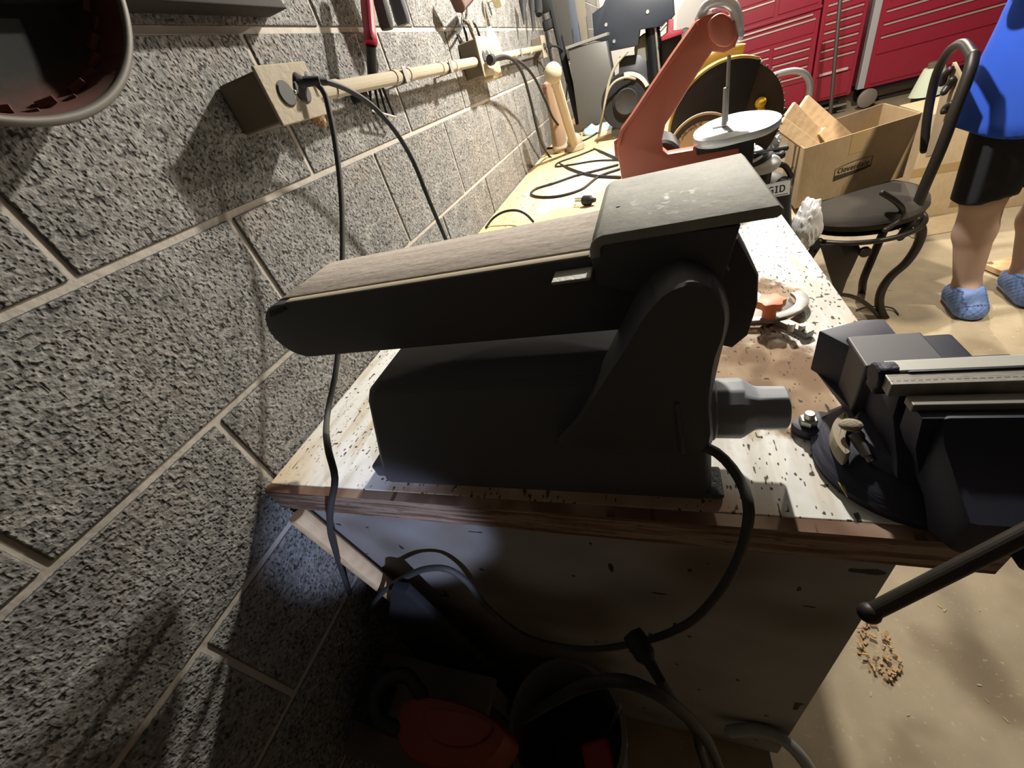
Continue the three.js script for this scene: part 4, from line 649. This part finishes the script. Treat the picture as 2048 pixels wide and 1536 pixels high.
{ // offcuts of wood in the box
  const W = [ // two ends, width, thickness, label
    [[[1.101, 0.8935, -2.03], [1.2965, 0.7027, -2.09]], 0.075, 0.016, 'longest pale board standing highest out of the box'],
    [[[1.044, 0.8958, -1.965], [1.2075, 0.7161, -2.03]], 0.07, 0.014, 'cracked board leaning left of the longest board in the box'],
    [[[1.0129, 0.8718, -1.91], [1.1431, 0.7535, -1.95]], 0.045, 0.01, 'thin split board leaning lowest over the left box edge'],
    [[[1.1791, 0.7918, -2.02], [1.242, 0.7084, -2.03]], 0.03, 0.022, 'short square offcut in front of the boards in the box'],
    [[[1.2464, 0.767, -2.12], [1.3105, 0.6752, -2.12]], 0.06, 0.014, 'short board standing rightmost in the box'],
  ];
  for (const [[a, b], w, th, label] of W) {
    const A = V(a), d = V(b).sub(A), L = d.length() * 1.25, g = new RoundedBoxGeometry(w, L, th, 2, 0.0015); const p = g.attributes.position; void p;
    g.rotateZ(0); d.normalize(); const side = new THREE.Vector3().crossVectors(d, new THREE.Vector3(-0.25, -0.3, -1)).normalize(), nrm = new THREE.Vector3().crossVectors(side, d);
    const u = uvm(g, 0.35, [rnd(), rnd()]); u.applyMatrix4(new THREE.Matrix4().makeBasis(side, d, nrm)); const c = A.clone().addScaledVector(d, L / 2); u.translate(c.x, Math.max(c.y, 0.56), c.z);
    solo('wood_offcut', u, M.wood, label, 'wood', 'wood offcuts in the cardboard box');
  }
}
{ // wrought-iron chair
  const c = [1.33, -1.93], t = thing('iron_chair', 'black wrought iron chair with a round dark cushion under the box', 'chair', [c[0], 0, c[1]]);
  const iron = mat(0x2a2622, 0.45, 0.3), ring = (r, y) => { const q = []; for (let k = 0; k < 28; k++) { const a = k / 28 * Math.PI * 2; q.push([c[0] + r * Math.cos(a), y, c[1] + r * Math.sin(a)]); } return q; };
  part('seat', turned([[0, 0], [0.17, 0], [0.203, 0.012], [0.212, 0.035], [0.207, 0.055], [0.188, 0.073], [0.15, 0.083], [0.08, 0.086], [0, 0.0865]], [c[0], 0.468, c[1]], [c[0], 2, c[1]], 44), mat(0x342f28, 0.9, 0, { bumpMap: grainBump, bumpScale: 0.002 }), t, 'round padded seat cushion in dark cloth');
  part('seat_ring', tube(ring(0.212, 0.44), 0.01, 90, 8, true), iron, t); part('seat_pan', rod([c[0], 0.445, c[1]], [c[0], 0.475, c[1]], 0.17, 0.185, 40), M.rubber, t);
  part('leg', tube([[1.5039, 0.4387, -1.86], [1.5317, 0.3906, -1.86], [1.5363, 0.3331, -1.86], [1.5186, 0.2617, -1.86], [1.483, 0.2066, -1.86], [1.4663, 0.148, -1.86], [1.4711, 0.0811, -1.86], [1.4958, 0.0192, -1.86], [1.5293, -0.032, -1.86]], 0.0165, 70, 10), iron, t);
  part('leg', tube([[1.17, 0.44, -1.78], [1.13, 0.36, -1.75], [1.16, 0.2, -1.77], [1.2, 0.09, -1.79], [1.18, 0.008, -1.77]], 0.0165, 60, 10), iron, t);
  part('leg', tube([[1.19, 0.44, -2.09], [1.16, 0.36, -2.12], [1.19, 0.2, -2.1], [1.22, 0.09, -2.08], [1.2, 0.008, -2.11]], 0.0165, 60, 10), iron, t);
  part('leg', tube([[1.5, 0.44, -2.08], [1.53, 0.36, -2.12], [1.5, 0.2, -2.09], [1.48, 0.09, -2.07], [1.5, 0.008, -2.1]], 0.0165, 60, 10), iron, t);
  part('apron', exZ([[1.1635, 0.4453], [1.288, 0.428], [1.3029, 0.4014], [1.2919, 0.3303], [1.2827, 0.277], [1.2779, 0.2137], [1.2577, 0.2118], [1.2073, 0.3325]], -1.74, -1.75, 0.002), iron, t, 'dark sheet panel under the seat');
  part('brace', tube([[1.2645, 0.2048, -1.76], [1.3243, 0.1764, -1.78], [1.3984, 0.1129, -1.82], [1.4635, 0.0368, -1.85], [1.4996, -0.0127, -1.86]], 0.0085, 40, 8), iron, t);
  part('scroll', rod([1.3077, 0.4008, -1.73], [[1.3077, 0.4008, -1.73][0], [1.3077, 0.4008, -1.73][1], -1.71], 0.019), iron, t); part('scroll', rod([1.4364, 0.4104, -1.8], [[1.4364, 0.4104, -1.8][0], [1.4364, 0.4104, -1.8][1], -1.78], 0.013), iron, t);
  part('back_post', tube([[1.4437, 0.4207, -1.79], [1.4543, 0.472, -1.79], [1.4608, 0.5861, -1.79], [1.4704, 0.7045, -1.79], [1.4795, 0.8237, -1.8], [1.4924, 0.9174, -1.82], [1.4978, 0.9499, -1.84]], 0.0165, 70, 10), iron, t, 'near post of the curved back');
  part('back_post', tube([[1.5804, 0.6144, -2.12], [1.566, 0.7039, -2.13], [1.5527, 0.8059, -2.13], [1.5373, 0.8886, -2.1], [1.5222, 0.9523, -2.03], [1.5137, 0.9725, -1.95], [1.4978, 0.9499, -1.84]], 0.014, 70, 10), iron, t, 'far post of the curved back');
  part('arm_scroll', tube([[1.3155, 0.6138, -1.73], [1.3643, 0.5733, -1.73], [1.3972, 0.5287, -1.74], [1.386, 0.5018, -1.73], [1.3431, 0.4874, -1.7]], 0.009, 40, 8), iron, t);
  // cast ornamental panel between the posts
  const pa = [[1.5017, 0.6448, -1.93], [1.4896, 0.6845, -1.83], [1.5038, 0.8792, -1.86], [1.5075, 0.9253, -1.96], [1.52, 0.8272, -2]]
  const g = loft([pa, pa.map((p) => [p[0] + 0.008, p[1], p[2] + 0.003])]); part('back_panel', g, mat(0x8a7a60, 0.8), t, 'tan cast panel in the chair back');
  for (const q of [[[1.493, 0.8855, -1.9], [1.4898, 0.8695, -1.905], [1.4818, 0.8553, -1.9]], [[1.4973, 0.8208, -1.87], [1.4925, 0.8122, -1.88], [1.4892, 0.8015, -1.88]], [[1.4931, 0.9105, -1.93], [1.4931, 0.8956, -1.95], [1.4963, 0.8716, -1.96]]]) part('curl', tube(q, 0.011, 20, 8), iron, t);
}
{ // plastic bag hanging under the box corner
  const c = [1.1199, 0.5142, -1.78]; const g = crumple([c[0] - 0.004, c[1] - 0.005, c[2]], 0.09, 0.62, 1.35, 0.4, 9, 0.22);
  solo('plastic_bag', g, pmat(0xe3e4e6, 0.35, 0, { transmission: 0.15, thickness: 0 }), 'white plastic bag hanging below the cardboard box corner', 'bag');
}
{ // flattened cardboard behind the person
  const t = thing('large_carton', 'large tan carton standing on the floor behind the person', 'carton', [2.1, 0, -2.9]);
  part('side', uvm(exZ([[1.9, 0.001], [1.9, 0.56], [2.5, 0.56], [2.5, 0.001]], -2.85, -3.2, 0.003), 0.7), M.card, t);
  part('tape', bx(1.901, 2.499, 0.255, 0.3, -2.852, -2.8485, 0.0005), mat(0x9c8358, 0.5), t, 'band of brown tape');
  part('print', bx(2.12, 2.2, 0.05, 0.09, -2.851, -2.849, 0.0004), mat(0x8a744c, 0.8), t);
  part('flap', uvm(rbx([2.05, 0.008, -2.74], [0.34, 0.006, 0.2], [0.04, 0.1, 0]), 0.7), M.card, t);
}
solo('floor_board', uvm(rbx([2.16, 0.02, -2.2], [0.35, 0.025, 0.09], [0, 0.25, 0]), 0.4), M.wood, 'board lying on the floor behind the person', 'board');

// ---------------------------------------------------------------- red tool chests along the back
function drawer(t, x0, x1, y0, y1, z, handle = true) {
  const d = part('drawer', bx(x0 + 0.004, x1 - 0.004, y0 + 0.004, y1 - 0.004, z - 0.02, z + 0.012, 0.004), M.red, t);
  if (handle) part('handle', bx(x0 + 0.012, x1 - 0.012, y1 - 0.02, y1 - 0.006, z + 0.01, z + 0.026, 0.003), M.trim, d);
}
function chest(name, label, x0, x1, y0, y1, z, cols, group) {
  const t = thing(name, label, 'tool chest', [(x0 + x1) / 2, 0, z - 0.25]);
  part('body', bx(x0, x1, y0, y1, z - 0.5, z, 0.006), M.red, t);
  for (const [a, b, ys, last] of cols) { for (let k = 0; k + 1 < ys.length; k++) drawer(t, a, b, ys[k + 1], ys[k], z, true); if (last) drawer(t, a, b, last, ys[ys.length - 1], z, false); }
  part('plinth', bx(x0 + 0.02, x1 - 0.02, y0 - 0.05, y0, z - 0.48, z - 0.04, 0.004), M.rubber, t);
  for (const x of [x0 + 0.1, x1 - 0.1]) for (const zz of [z - 0.1, z - 0.4]) { const w = part('caster', rod([x - 0.025, 0.065, zz], [x + 0.025, 0.065, zz], 0.065), M.rubber, t); part('wheel_disc', rod([x + 0.025, 0.065, zz], [x + 0.03, 0.065, zz], 0.045), M.dullSteel, w); }
  return t;
}
{
  const z = -6.0;
  const a = chest('tool_chest', 'large red tool chest with many drawers behind the orange saw', 1.2, 2.19, 0.17, 0.985, z, [[1.24, 1.775, [0.78, 0.705, 0.63, 0.555, 0.475, 0.4], 0.2], [1.795, 2.145, [0.77, 0.69, 0.615, 0.54, 0.46, 0.39], 0.2], [1.24, 2.16, [0.925, 0.8]]]);
  part('handle', bx(1.28, 2.12, 0.945, 0.96, z, z + 0.025, 0.003), M.trim, a);
  const u = thing('top_chest', 'red upper tool chest standing on the large red tool chest', 'tool chest', [1.7, 0.986, z - 0.2]);
  part('body', bx(1.2, 2.19, 0.986, 1.6, z - 0.42, z - 0.01, 0.006), M.red, u); part('ledge', bx(1.2, 2.19, 0.986, 1.01, z - 0.01, z + 0.03, 0.004), M.red, u);
  for (const [q0, q1] of [[1.24, 1.78], [1.81, 2.16]]) for (const [y1, y0] of [[1.17, 1.03], [1.32, 1.18], [1.46, 1.33]]) drawer(u, q0, q1, y0, y1, z - 0.01);
  const b = chest('tool_chest', 'narrow red side cabinet with six thin drawers right of the large tool chest', 2.2, 2.575, 0.17, 1.08, z + 0.02, [[2.225, 2.545, [0.995, 0.925, 0.852, 0.78, 0.705, 0.632, 0.558, 0.395], 0.19]]);
  part('bag_scrap', bx(2.25, 2.5, 0.405, 0.43, z + 0.03, z + 0.06, 0.008), mat(0xd8b9bc, 0.4), b, 'scrap of clear plastic caught on a handle');
  const c = chest('tool_chest', 'wide red tool chest with full width drawers behind the person', 2.69, 4.2, 0.18, 1.35, z, [[2.73, 4.16, [0.99, 0.9, 0.81, 0.71, 0.61, 0.46], 0.21]]);
  part('corner_post', bx(2.63, 2.69, 0.19, 1.35, z - 0.05, z + 0.02, 0.004), mat(0xc9ccd2, 0.35, 0.4), c, 'bright metal corner strip');
  part('front_wheel', turned([[0, 0], [0.075, 0], [0.085, 0.02], [0.085, 0.04], [0.06, 0.05], [0, 0.05]], [2.72, 0.1, z + 0.03], [2.75, 0.1, z + 1], 30), mat(0x8f847c, 0.5, 0.3), c, 'large grey caster wheel');
  part('bumper_strip', bx(2.25, 2.56, 0.075, 0.1, z + 0.02, z + 0.04, 0.006), M.steel, b, 'chrome bar under the cabinet');
}
{ // hand truck in front of the chests
  const t = thing('hand_truck', 'hand truck with a bent silver tube handle in front of the red chests', 'hand truck', [1.25, 0, -3.15]);
  part('handle', tube([[1.0881, 0.5407, -3.2], [1.1089, 0.7176, -3.2], [1.1372, 0.8022, -3.2], [1.1822, 0.8561, -3.2], [1.252, 0.8723, -3.2], [1.3523, 0.8653, -3.2], [1.4083, 0.8318, -3.2], [1.4395, 0.7708, -3.2], [1.4421, 0.6881, -3.2], [1.454, 0.5407, -3.2], [1.4689, 0.3676, -3.2]], 0.0165, 90, 10), M.steel, t, 'bent silver tube');
  part('toe_plate', bx(1.1, 1.5, 0.02, 0.03, -3.05, -2.95, 0.002), M.dullSteel, t);
  for (const x of [1.12, 1.47]) { part('rail', rod([x, 0.06, -3.1], [x, 0.55, -3.19], 0.0165), M.steel, t); part('wheel', turned([[0, 0], [0.07, 0], [0.09, 0.01], [0.09, 0.04], [0.07, 0.05], [0, 0.05]], [x - 0.025, 0.09, -3.2], [x + 1, 0.09, -3.2], 28), M.rubber, t); }
}
{ // broom
  const t = thing('push_broom', 'push broom with a thin dark pole leaning by the red side cabinet', 'broom', [1.98, 0, -5.0]);
  const a = [2.1947, 0.2059, -5.2], b = [2.1592, 1.0621, -5.4];
  part('pole', rod([a[0], 0.06, a[2]], b, 0.016), mat(0x4a3a36, 0.5, 0.2), t);
  part('head', rbx([a[0], 0.05, a[2]], [0.5, 0.05, 0.07], [0, 0.15, 0], 0.008), M.rubber, t); part('bristles', rbx([a[0], 0.014, a[2]], [0.48, 0.026, 0.06], [0, 0.15, 0], 0.004), mat(0x3b3630, 0.95), t);
}
{ // lantern-like lamp on the floor
  const c = [2.9122, 0.03, -5.2093], t = thing('floor_lantern', 'small lamp with a pale green shade and black base on the floor', 'lamp', [c[0], 0, c[2]]);
  part('base', turned([[0, 0], [0.08, 0], [0.1, 0.12], [0.1, 0.16], [0, 0.16]], [c[0], 0, c[2]], [c[0], 1, c[2]], 32), M.blackPlastic, t);
  part('shade', turned([[0.125, 0.16], [0.12, 0.175], [0.085, 0.31], [0.07, 0.36], [0, 0.36]], [c[0], 0, c[2]], [c[0], 1, c[2]], 32), mat(0xd9e6cf, 0.6), t, 'pale green tapered shade'); part('cap', rod([c[0], 0.36, c[2]], [c[0], 0.4, c[2]], 0.05), M.dustDark, t);
}
// ---------------------------------------------------------------- the person beside the chair
function field(bones, lo, n, cell, cut) { // smooth union of tapered capsules, meshed; cut(x,y,z) keeps where negative
  const mc = new MarchingCubes(n, M.white, false, false, 400000), f = mc.field, k = 0.02;
  const H = n / 2;
  for (let z = 0; z < n; z++) for (let y = 0; y < n; y++) for (let x = 0; x < n; x++) {
    const X = lo[0] + x * cell, Y = lo[1] + y * cell, Z = lo[2] + z * cell; let d = 1e3;
    for (const [a, b, ra, rb, sx] of bones) {
      const ax = b[0] - a[0], ay = b[1] - a[1], az = b[2] - a[2], px = X - a[0], py = Y - a[1], pz = Z - a[2];
      const t = clamp((px * ax + py * ay + pz * az) / (ax * ax + ay * ay + az * az + 1e-9)); const r = ra + (rb - ra) * t;
      let qx = px - ax * t, qy = py - ay * t, qz = pz - az * t; if (sx) qz *= sx;
      const e = Math.sqrt(qx * qx + qy * qy + qz * qz) - r; if (e > d + 0.1) continue;
      const h = Math.max(k - Math.abs(d - e), 0) / k; d = Math.min(d, e) - h * h * k * 0.25;
    }
    if (cut) d = Math.max(d, cut(X, Y, Z));
    f[x + n * (y + n * z)] = -d;
  }
  mc.isolation = 0; mc.update();
  const cnt = mc.count, pa = mc.positionArray.slice(0, cnt * 3), na = mc.normalArray.slice(0, cnt * 3);
  for (let i = 0; i < cnt; i++) for (let c = 0; c < 3; c++) pa[3 * i + c] = lo[c] + (pa[3 * i + c] * H + H) * cell;
  const g = new THREE.BufferGeometry(); g.setAttribute('position', new THREE.BufferAttribute(pa, 3)); g.setAttribute('normal', new THREE.BufferAttribute(na, 3)); g.setAttribute('uv', new THREE.BufferAttribute(new Float32Array(cnt * 2), 2));
  return uvm(g, 0.3);
}
{
  const t = thing('person', 'standing person in a bright blue shirt, black shorts and blue slip-on clogs', 'person', [1.85, 0, -1.92]);
  const skin = pmat(0xac9080, 0.7), hipL = [1.70, 0.88, -1.94], hipR = [1.88, 0.88, -1.97], kneeL = [1.70, 0.475, -1.89], kneeR = [1.925, 0.47, -1.95], ankL = [1.782, 0.09, -1.92], ankR = [1.995, 0.09, -1.985];
  const shL = [1.60, 1.40, -1.95], shR = [1.95, 1.40, -1.97], neck = [1.775, 1.46, -1.96], elL = [1.55, 1.12, -1.9], elR = [2.03, 1.12, -1.93], wrL = [1.68, 1.17, -1.68], wrR = [1.92, 1.17, -1.68];
  const calfL = [1.735, 0.33, -1.925], calfR = [1.955, 0.32, -1.985];
  const bones = [[hipL, kneeL, 0.085, 0.06], [hipR, kneeR, 0.085, 0.06], [kneeL, calfL, 0.057, 0.06], [calfL, ankL, 0.058, 0.04], [kneeR, calfR, 0.057, 0.06], [calfR, ankR, 0.058, 0.04],
    [ankL, [1.778, 0.05, -1.86], 0.042, 0.035], [ankR, [1.99, 0.05, -1.92], 0.042, 0.035],
    [[1.79, 0.92, -1.96], [1.78, 1.15, -1.97], 0.14, 0.14, 1.25], [[1.78, 1.15, -1.97], [1.775, 1.35, -1.96], 0.15, 0.13, 1.3], [shL, shR, 0.065, 0.065], [neck, [1.775, 1.56, -1.95], 0.055, 0.052],
    [[1.775, 1.62, -1.94], [1.775, 1.67, -1.95], 0.078, 0.085, 0.9], [[1.775, 1.56, -1.91], [1.775, 1.6, -1.91], 0.04, 0.055], [[1.775, 1.625, -1.86], [1.775, 1.595, -1.845], 0.009, 0.014], [[1.692, 1.62, -1.94], [1.69, 1.59, -1.94], 0.014, 0.01], [[1.858, 1.62, -1.94], [1.86, 1.59, -1.94], 0.014, 0.01],
    [shL, elL, 0.055, 0.043], [elL, wrL, 0.042, 0.028], [shR, elR, 0.055, 0.043], [elR, wrR, 0.042, 0.028]];
  const hand = (w, s) => { const b = [[w, [w[0] + s * 0.01, w[1] + 0.01, w[2] + 0.05], 0.024, 0.03]]; for (let k = 0; k < 4; k++) { const x = w[0] + s * 0.02 - s * 0.02 * k, y = w[1] + 0.02, l = [0.036, 0.042, 0.04, 0.03][k]; b.push([[x, y, w[2] + 0.07], [x, y - 0.004, w[2] + 0.075 + l * 0.6], 0.0095, 0.009], [[x, y - 0.004, w[2] + 0.075 + l * 0.6], [x, y - 0.02, w[2] + 0.08 + l], 0.009, 0.0075]); } b.push([[w[0] + s * 0.022, w[1] + 0.005, w[2] + 0.03], [w[0] + s * 0.045, w[1] + 0.02, w[2] + 0.06], 0.012, 0.01], [[w[0] + s * 0.045, w[1] + 0.02, w[2] + 0.06], [w[0] + s * 0.05, w[1] + 0.026, w[2] + 0.085], 0.01, 0.008]); return b; };
  const body = merge([field(bones, [0.95, -0.02, -2.75], 140, 0.0128), field(hand(wrL, 1), [wrL[0] - 0.1, wrL[1] - 0.1, wrL[2] - 0.04], 56, 0.0038), field(hand(wrR, -1), [wrR[0] - 0.1, wrR[1] - 0.1, wrR[2] - 0.04], 56, 0.0038)]);
  part('body', body, skin, t);
  const inf = (l, e) => l.map(([a, b, ra, rb, s]) => [a, b, ra + e, rb + e, s]);
  part('shirt', field(inf([bones[8], bones[9], bones[10], [shL, [1.57, 1.2, -1.92], 0.06, 0.055], [shR, [2.0, 1.2, -1.94], 0.06, 0.055], [[1.775, 0.72, -1.955], [1.785, 1.0, -1.96], 0.185, 0.155, 1.15]], 0.022), [1.2, 0.6, -2.45], 84, 0.0125, (x, y, z) => 0.72 - 0.3 * (x - 1.58) - y + 0.012 * Math.sin(x * 26) ), mat(0x1d4ab4, 0.85), t, 'bright royal blue shirt');
  part('shorts', field([[[1.79, 0.78, -1.96], [1.79, 0.82, -1.96], 0.155, 0.15, 1.25], [[1.71, 0.8, -1.935], [1.70, 0.45, -1.895], 0.098, 0.085], [[1.88, 0.8, -1.965], [1.915, 0.44, -1.95], 0.098, 0.088]], [1.35, 0.35, -2.4], 84, 0.0125, (x, y, z) => Math.max(0.478 + 0.01 * Math.sin(x * 30) - y, y - 0.8)), mat(0x121418, 0.85), t, 'black knee length shorts');
  part('hair', field([[[1.775, 1.68, -1.965], [1.775, 1.7, -1.97], 0.086, 0.085]], [1.6, 1.5, -2.15], 56, 0.0065, (x, y, z) => 1.66 + (z + 1.9) * 0.8 - y), mat(0x2a2019, 0.9), t, 'short dark hair');
  for (const s of [-1, 1]) part('eye', sph([1.775 + s * 0.031, 1.635, -1.872], 0.011), mat(0xf2efe8, 0.3), t);
  part('mouth', rbx([1.775, 1.565, -1.862], [0.045, 0.007, 0.01], [0, 0, 0], 0.003), mat(0x9a5a50, 0.6), t);
  const weave = tex(256, 256, (u, v) => { const a = Math.abs(((u + v) * 14) % 1 - 0.5), b = Math.abs(((u - v + 4) * 14) % 1 - 0.5); return a + b; }, false);
  const clogM = mat(0x6c89c2, 0.6, 0, { bumpMap: weave, bumpScale: 0.002 });
  for (const [an, toe] of [[ankL, [1.772, 0.035, -1.825]], [ankR, [1.985, 0.035, -1.875]]]) {
    const heel = [an[0], 0.04, an[2] - 0.03];
    part('clog', field([[heel, [an[0] - 0.004, 0.06, an[2] + 0.03], 0.048, 0.052], [[an[0], 0.055, an[2] + 0.03], toe, 0.052, 0.047], [[an[0] + 0.0, 0.03, an[2] + 0.05], [toe[0], 0.028, toe[2] + 0.002], 0.054, 0.05]], [an[0] - 0.16, -0.06, an[2] - 0.14], 56, 0.006, (x, y, z) => Math.max(0.006 - y, y - 0.1)), clogM, t, 'blue woven slip-on clog');
    part('sole', field([[heel, toe, 0.052, 0.053]], [an[0] - 0.16, -0.06, an[2] - 0.14], 56, 0.006, (x, y, z) => Math.max(0.0012 - y, y - 0.02)), mat(0xa9bcd6, 0.6), t);
  }
}
// ---------------------------------------------------------------- below the bench end
{
  const t = thing('broom_stick', 'tan wooden handle leaning against the grey bench end panel', 'handle', [0.19, 0, -0.165]);
  const a = [0.0421, 0.8583, -0.172], b = [0.1875, 0.1849, -0.165]; part('stick', uvm(rod([a[0], a[1] - 0.004, -0.172], b, 0.0145), 0.3), mat(0xffffff, 0.6, 0, { map: woodMap }), t);
  part('socket', rod(b, [b[0] + (b[0] - a[0]) * 0.12, b[1] + (b[1] - a[1]) * 0.12, -0.164], 0.02), M.rubber, t);
  part('head', rbx([0.25, 0.05, -0.15], [0.2, 0.1, 0.06], [0, 0, -0.3], 0.01), M.rubber, t);
}
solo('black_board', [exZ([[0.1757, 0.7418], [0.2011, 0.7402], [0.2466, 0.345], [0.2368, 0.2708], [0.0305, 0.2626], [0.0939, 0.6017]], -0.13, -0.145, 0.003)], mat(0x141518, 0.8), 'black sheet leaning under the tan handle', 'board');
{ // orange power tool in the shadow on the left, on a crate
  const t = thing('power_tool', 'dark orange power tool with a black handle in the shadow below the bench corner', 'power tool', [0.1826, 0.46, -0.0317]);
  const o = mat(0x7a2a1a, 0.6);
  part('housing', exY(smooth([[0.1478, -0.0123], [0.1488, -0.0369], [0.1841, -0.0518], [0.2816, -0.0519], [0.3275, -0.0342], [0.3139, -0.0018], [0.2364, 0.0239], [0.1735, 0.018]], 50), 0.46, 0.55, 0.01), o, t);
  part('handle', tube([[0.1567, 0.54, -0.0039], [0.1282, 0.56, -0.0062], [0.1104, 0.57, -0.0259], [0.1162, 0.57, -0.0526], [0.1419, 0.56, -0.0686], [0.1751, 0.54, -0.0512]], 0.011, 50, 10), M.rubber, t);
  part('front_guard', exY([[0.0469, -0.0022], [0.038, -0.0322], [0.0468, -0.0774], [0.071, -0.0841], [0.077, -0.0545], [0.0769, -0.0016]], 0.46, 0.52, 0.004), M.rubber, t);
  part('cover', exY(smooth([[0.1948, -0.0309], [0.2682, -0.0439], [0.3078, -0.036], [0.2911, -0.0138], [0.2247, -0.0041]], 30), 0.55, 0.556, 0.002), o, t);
  const cr = thing('wooden_crate', 'dark wooden crate standing in front of the bench end below the orange tool', 'crate', [0.14, 0, -0.04]);
  for (let k = 0; k < 4; k++) part('slat', uvm(bx(0.025, 0.255, 0.02 + k * 0.107, 0.11 + k * 0.107, 0.028, 0.038, 0.002), 0.4), M.dustDark, cr);
  part('lid', uvm(bx(0.02, 0.26, 0.444, 0.459, -0.115, 0.04, 0.002), 0.4), M.dustDark, cr);
  for (const x of [0.035, 0.245]) for (const z of [-0.1, 0.017]) part('post', bx(x - 0.01, x + 0.01, 0, 0.444, z - 0.01, z + 0.01, 0.001), M.dustDark, cr);
}
{ // plastic bucket with a pale lid
  const c = [0.3723, 0.36, -0.0913], t = thing('bucket', 'grey plastic bucket in the shadow below the bench end', 'bucket', [c[0], 0, c[2]]);
  part('pail', turned([[0, 0], [0.085, 0], [0.1, 0.34], [0.106, 0.34], [0.106, 0.355], [0.098, 0.355], [0.084, 0.01], [0, 0.01]], [c[0], 0, c[2]], [c[0], 1, c[2]], 40), mat(0x6d6c68, 0.6), t);
  part('bail', tube([[c[0] - 0.104, 0.34, c[2]], [c[0] - 0.08, 0.345, c[2] + 0.075], [c[0], 0.35, c[2] + 0.108], [c[0] + 0.08, 0.345, c[2] + 0.075], [c[0] + 0.104, 0.34, c[2]]], 0.003), M.steel, t);
  const r = [0.4419, 0.36, -0.0501]; solo('red_tool', rbx([r[0], 0.34, r[2] + 0.012], [0.05, 0.03, 0.1], [0.1, 0.4, 0], 0.008), mat(0x8a1d22, 0.6), 'red plastic tool standing in the grey bucket', 'tool');
  const s = [0.4589, 0.36, -0.1341]; solo('steel_rule', rod([s[0] - 0.02, 0.3, s[2] + 0.03], [s[0] + 0.01, 0.385, s[2]], 0.003), M.steel, 'thin bright steel rod standing in the grey bucket', 'rod');
}
cord('hose', 'curved grey hose on the floor at the bottom edge of the photo', [[0.6545, 0.2, -0.1732], [0.6959, 0.22, -0.181], [0.7293, 0.22, -0.1792], [0.7589, 0.2, -0.1679], [0.7847, 0.16, -0.1488], [0.8015, 0.1, -0.1232]], 0.011, false, mat(0x9aa0a0, 0.5));
cord('cable', 'black cable crossing in front of the grey bucket', [[0.3373, 0.5084, -0.06], [0.4243, 0.6842, -0.06], [0.4808, 0.7849, -0.06], [0.518, 0.82, -0.06], [0.5434, 0.8046, -0.06], [0.5688, 0.7518, -0.06], [0.5883, 0.6818, -0.06], [0.6092, 0.5331, -0.06]], 0.006);
cord('cable', 'black cable with a connector hanging beside the grey bucket', [[0.5285, 0.7034, -0.12], [0.5366, 0.6987, -0.11], [0.5467, 0.6784, -0.1], [0.5595, 0.6498, -0.09], [0.578, 0.625, -0.08], [0.5884, 0.5026, -0.08], [0.6071, 0.302, -0.08]], 0.006, true);
// wood chips swept against the panel
{
  const list = []; const c = [1.0104, 0, -0.4387];
  for (let k = 0; k < 70; k++) { const a = rnd() * 6.28, r = Math.sqrt(rnd()) * 0.045; const g = new THREE.BoxGeometry(0.005 + rnd() * 0.01, 0.001 + rnd() * 0.002, 0.003 + rnd() * 0.004); g.rotateY(rnd() * 6.28); g.rotateX((rnd() - 0.5) * 0.8); g.translate(c[0] + r * Math.cos(a) * 0.9, 0.003 + rnd() * 0.012, c[2] + r * Math.sin(a) * 1.4); list.push(g); }
  const o = solo('wood_chips', list, mat(0xb79770, 0.9), 'small heap of pale wood chips on the floor beside the bench end panel', 'wood chips'); o.userData.kind = 'stuff';
  const fl = []; for (let k = 0; k < 260; k++) { const g = new THREE.BoxGeometry(0.003 + rnd() * 0.008, 0.001, 0.001 + rnd() * 0.002); g.rotateY(rnd() * 6.28); g.translate(0.95 + rnd() * 1.3, 0.0012, -0.3 - rnd() * 2.2); fl.push(g); }
  const w = solo('sawdust_flakes', fl, mat(0xcdb58c, 0.95), 'pale shavings scattered over the dusty floor', 'shavings'); w.userData.kind = 'stuff';
  solo('wood_strip', uvm(rbx([1.28, 0.006, -1.52], [0.1, 0.008, 0.02], [0, -0.5, 0]), 0.3), M.wood, 'short pale wood strip on the floor left of the chair leg', 'wood');
  solo('wire_scrap', tube([[1.4268, 0.005, -1.9342], [1.4737, 0.008, -1.9469], [1.5256, 0.01, -1.9366], [1.5551, 0.008, -1.9155], [1.5597, 0.005, -1.871]], 0.003), M.rubber, 'thin curved black wire on the floor by the chair leg', 'wire');
}

renderer.render(scene, camera);
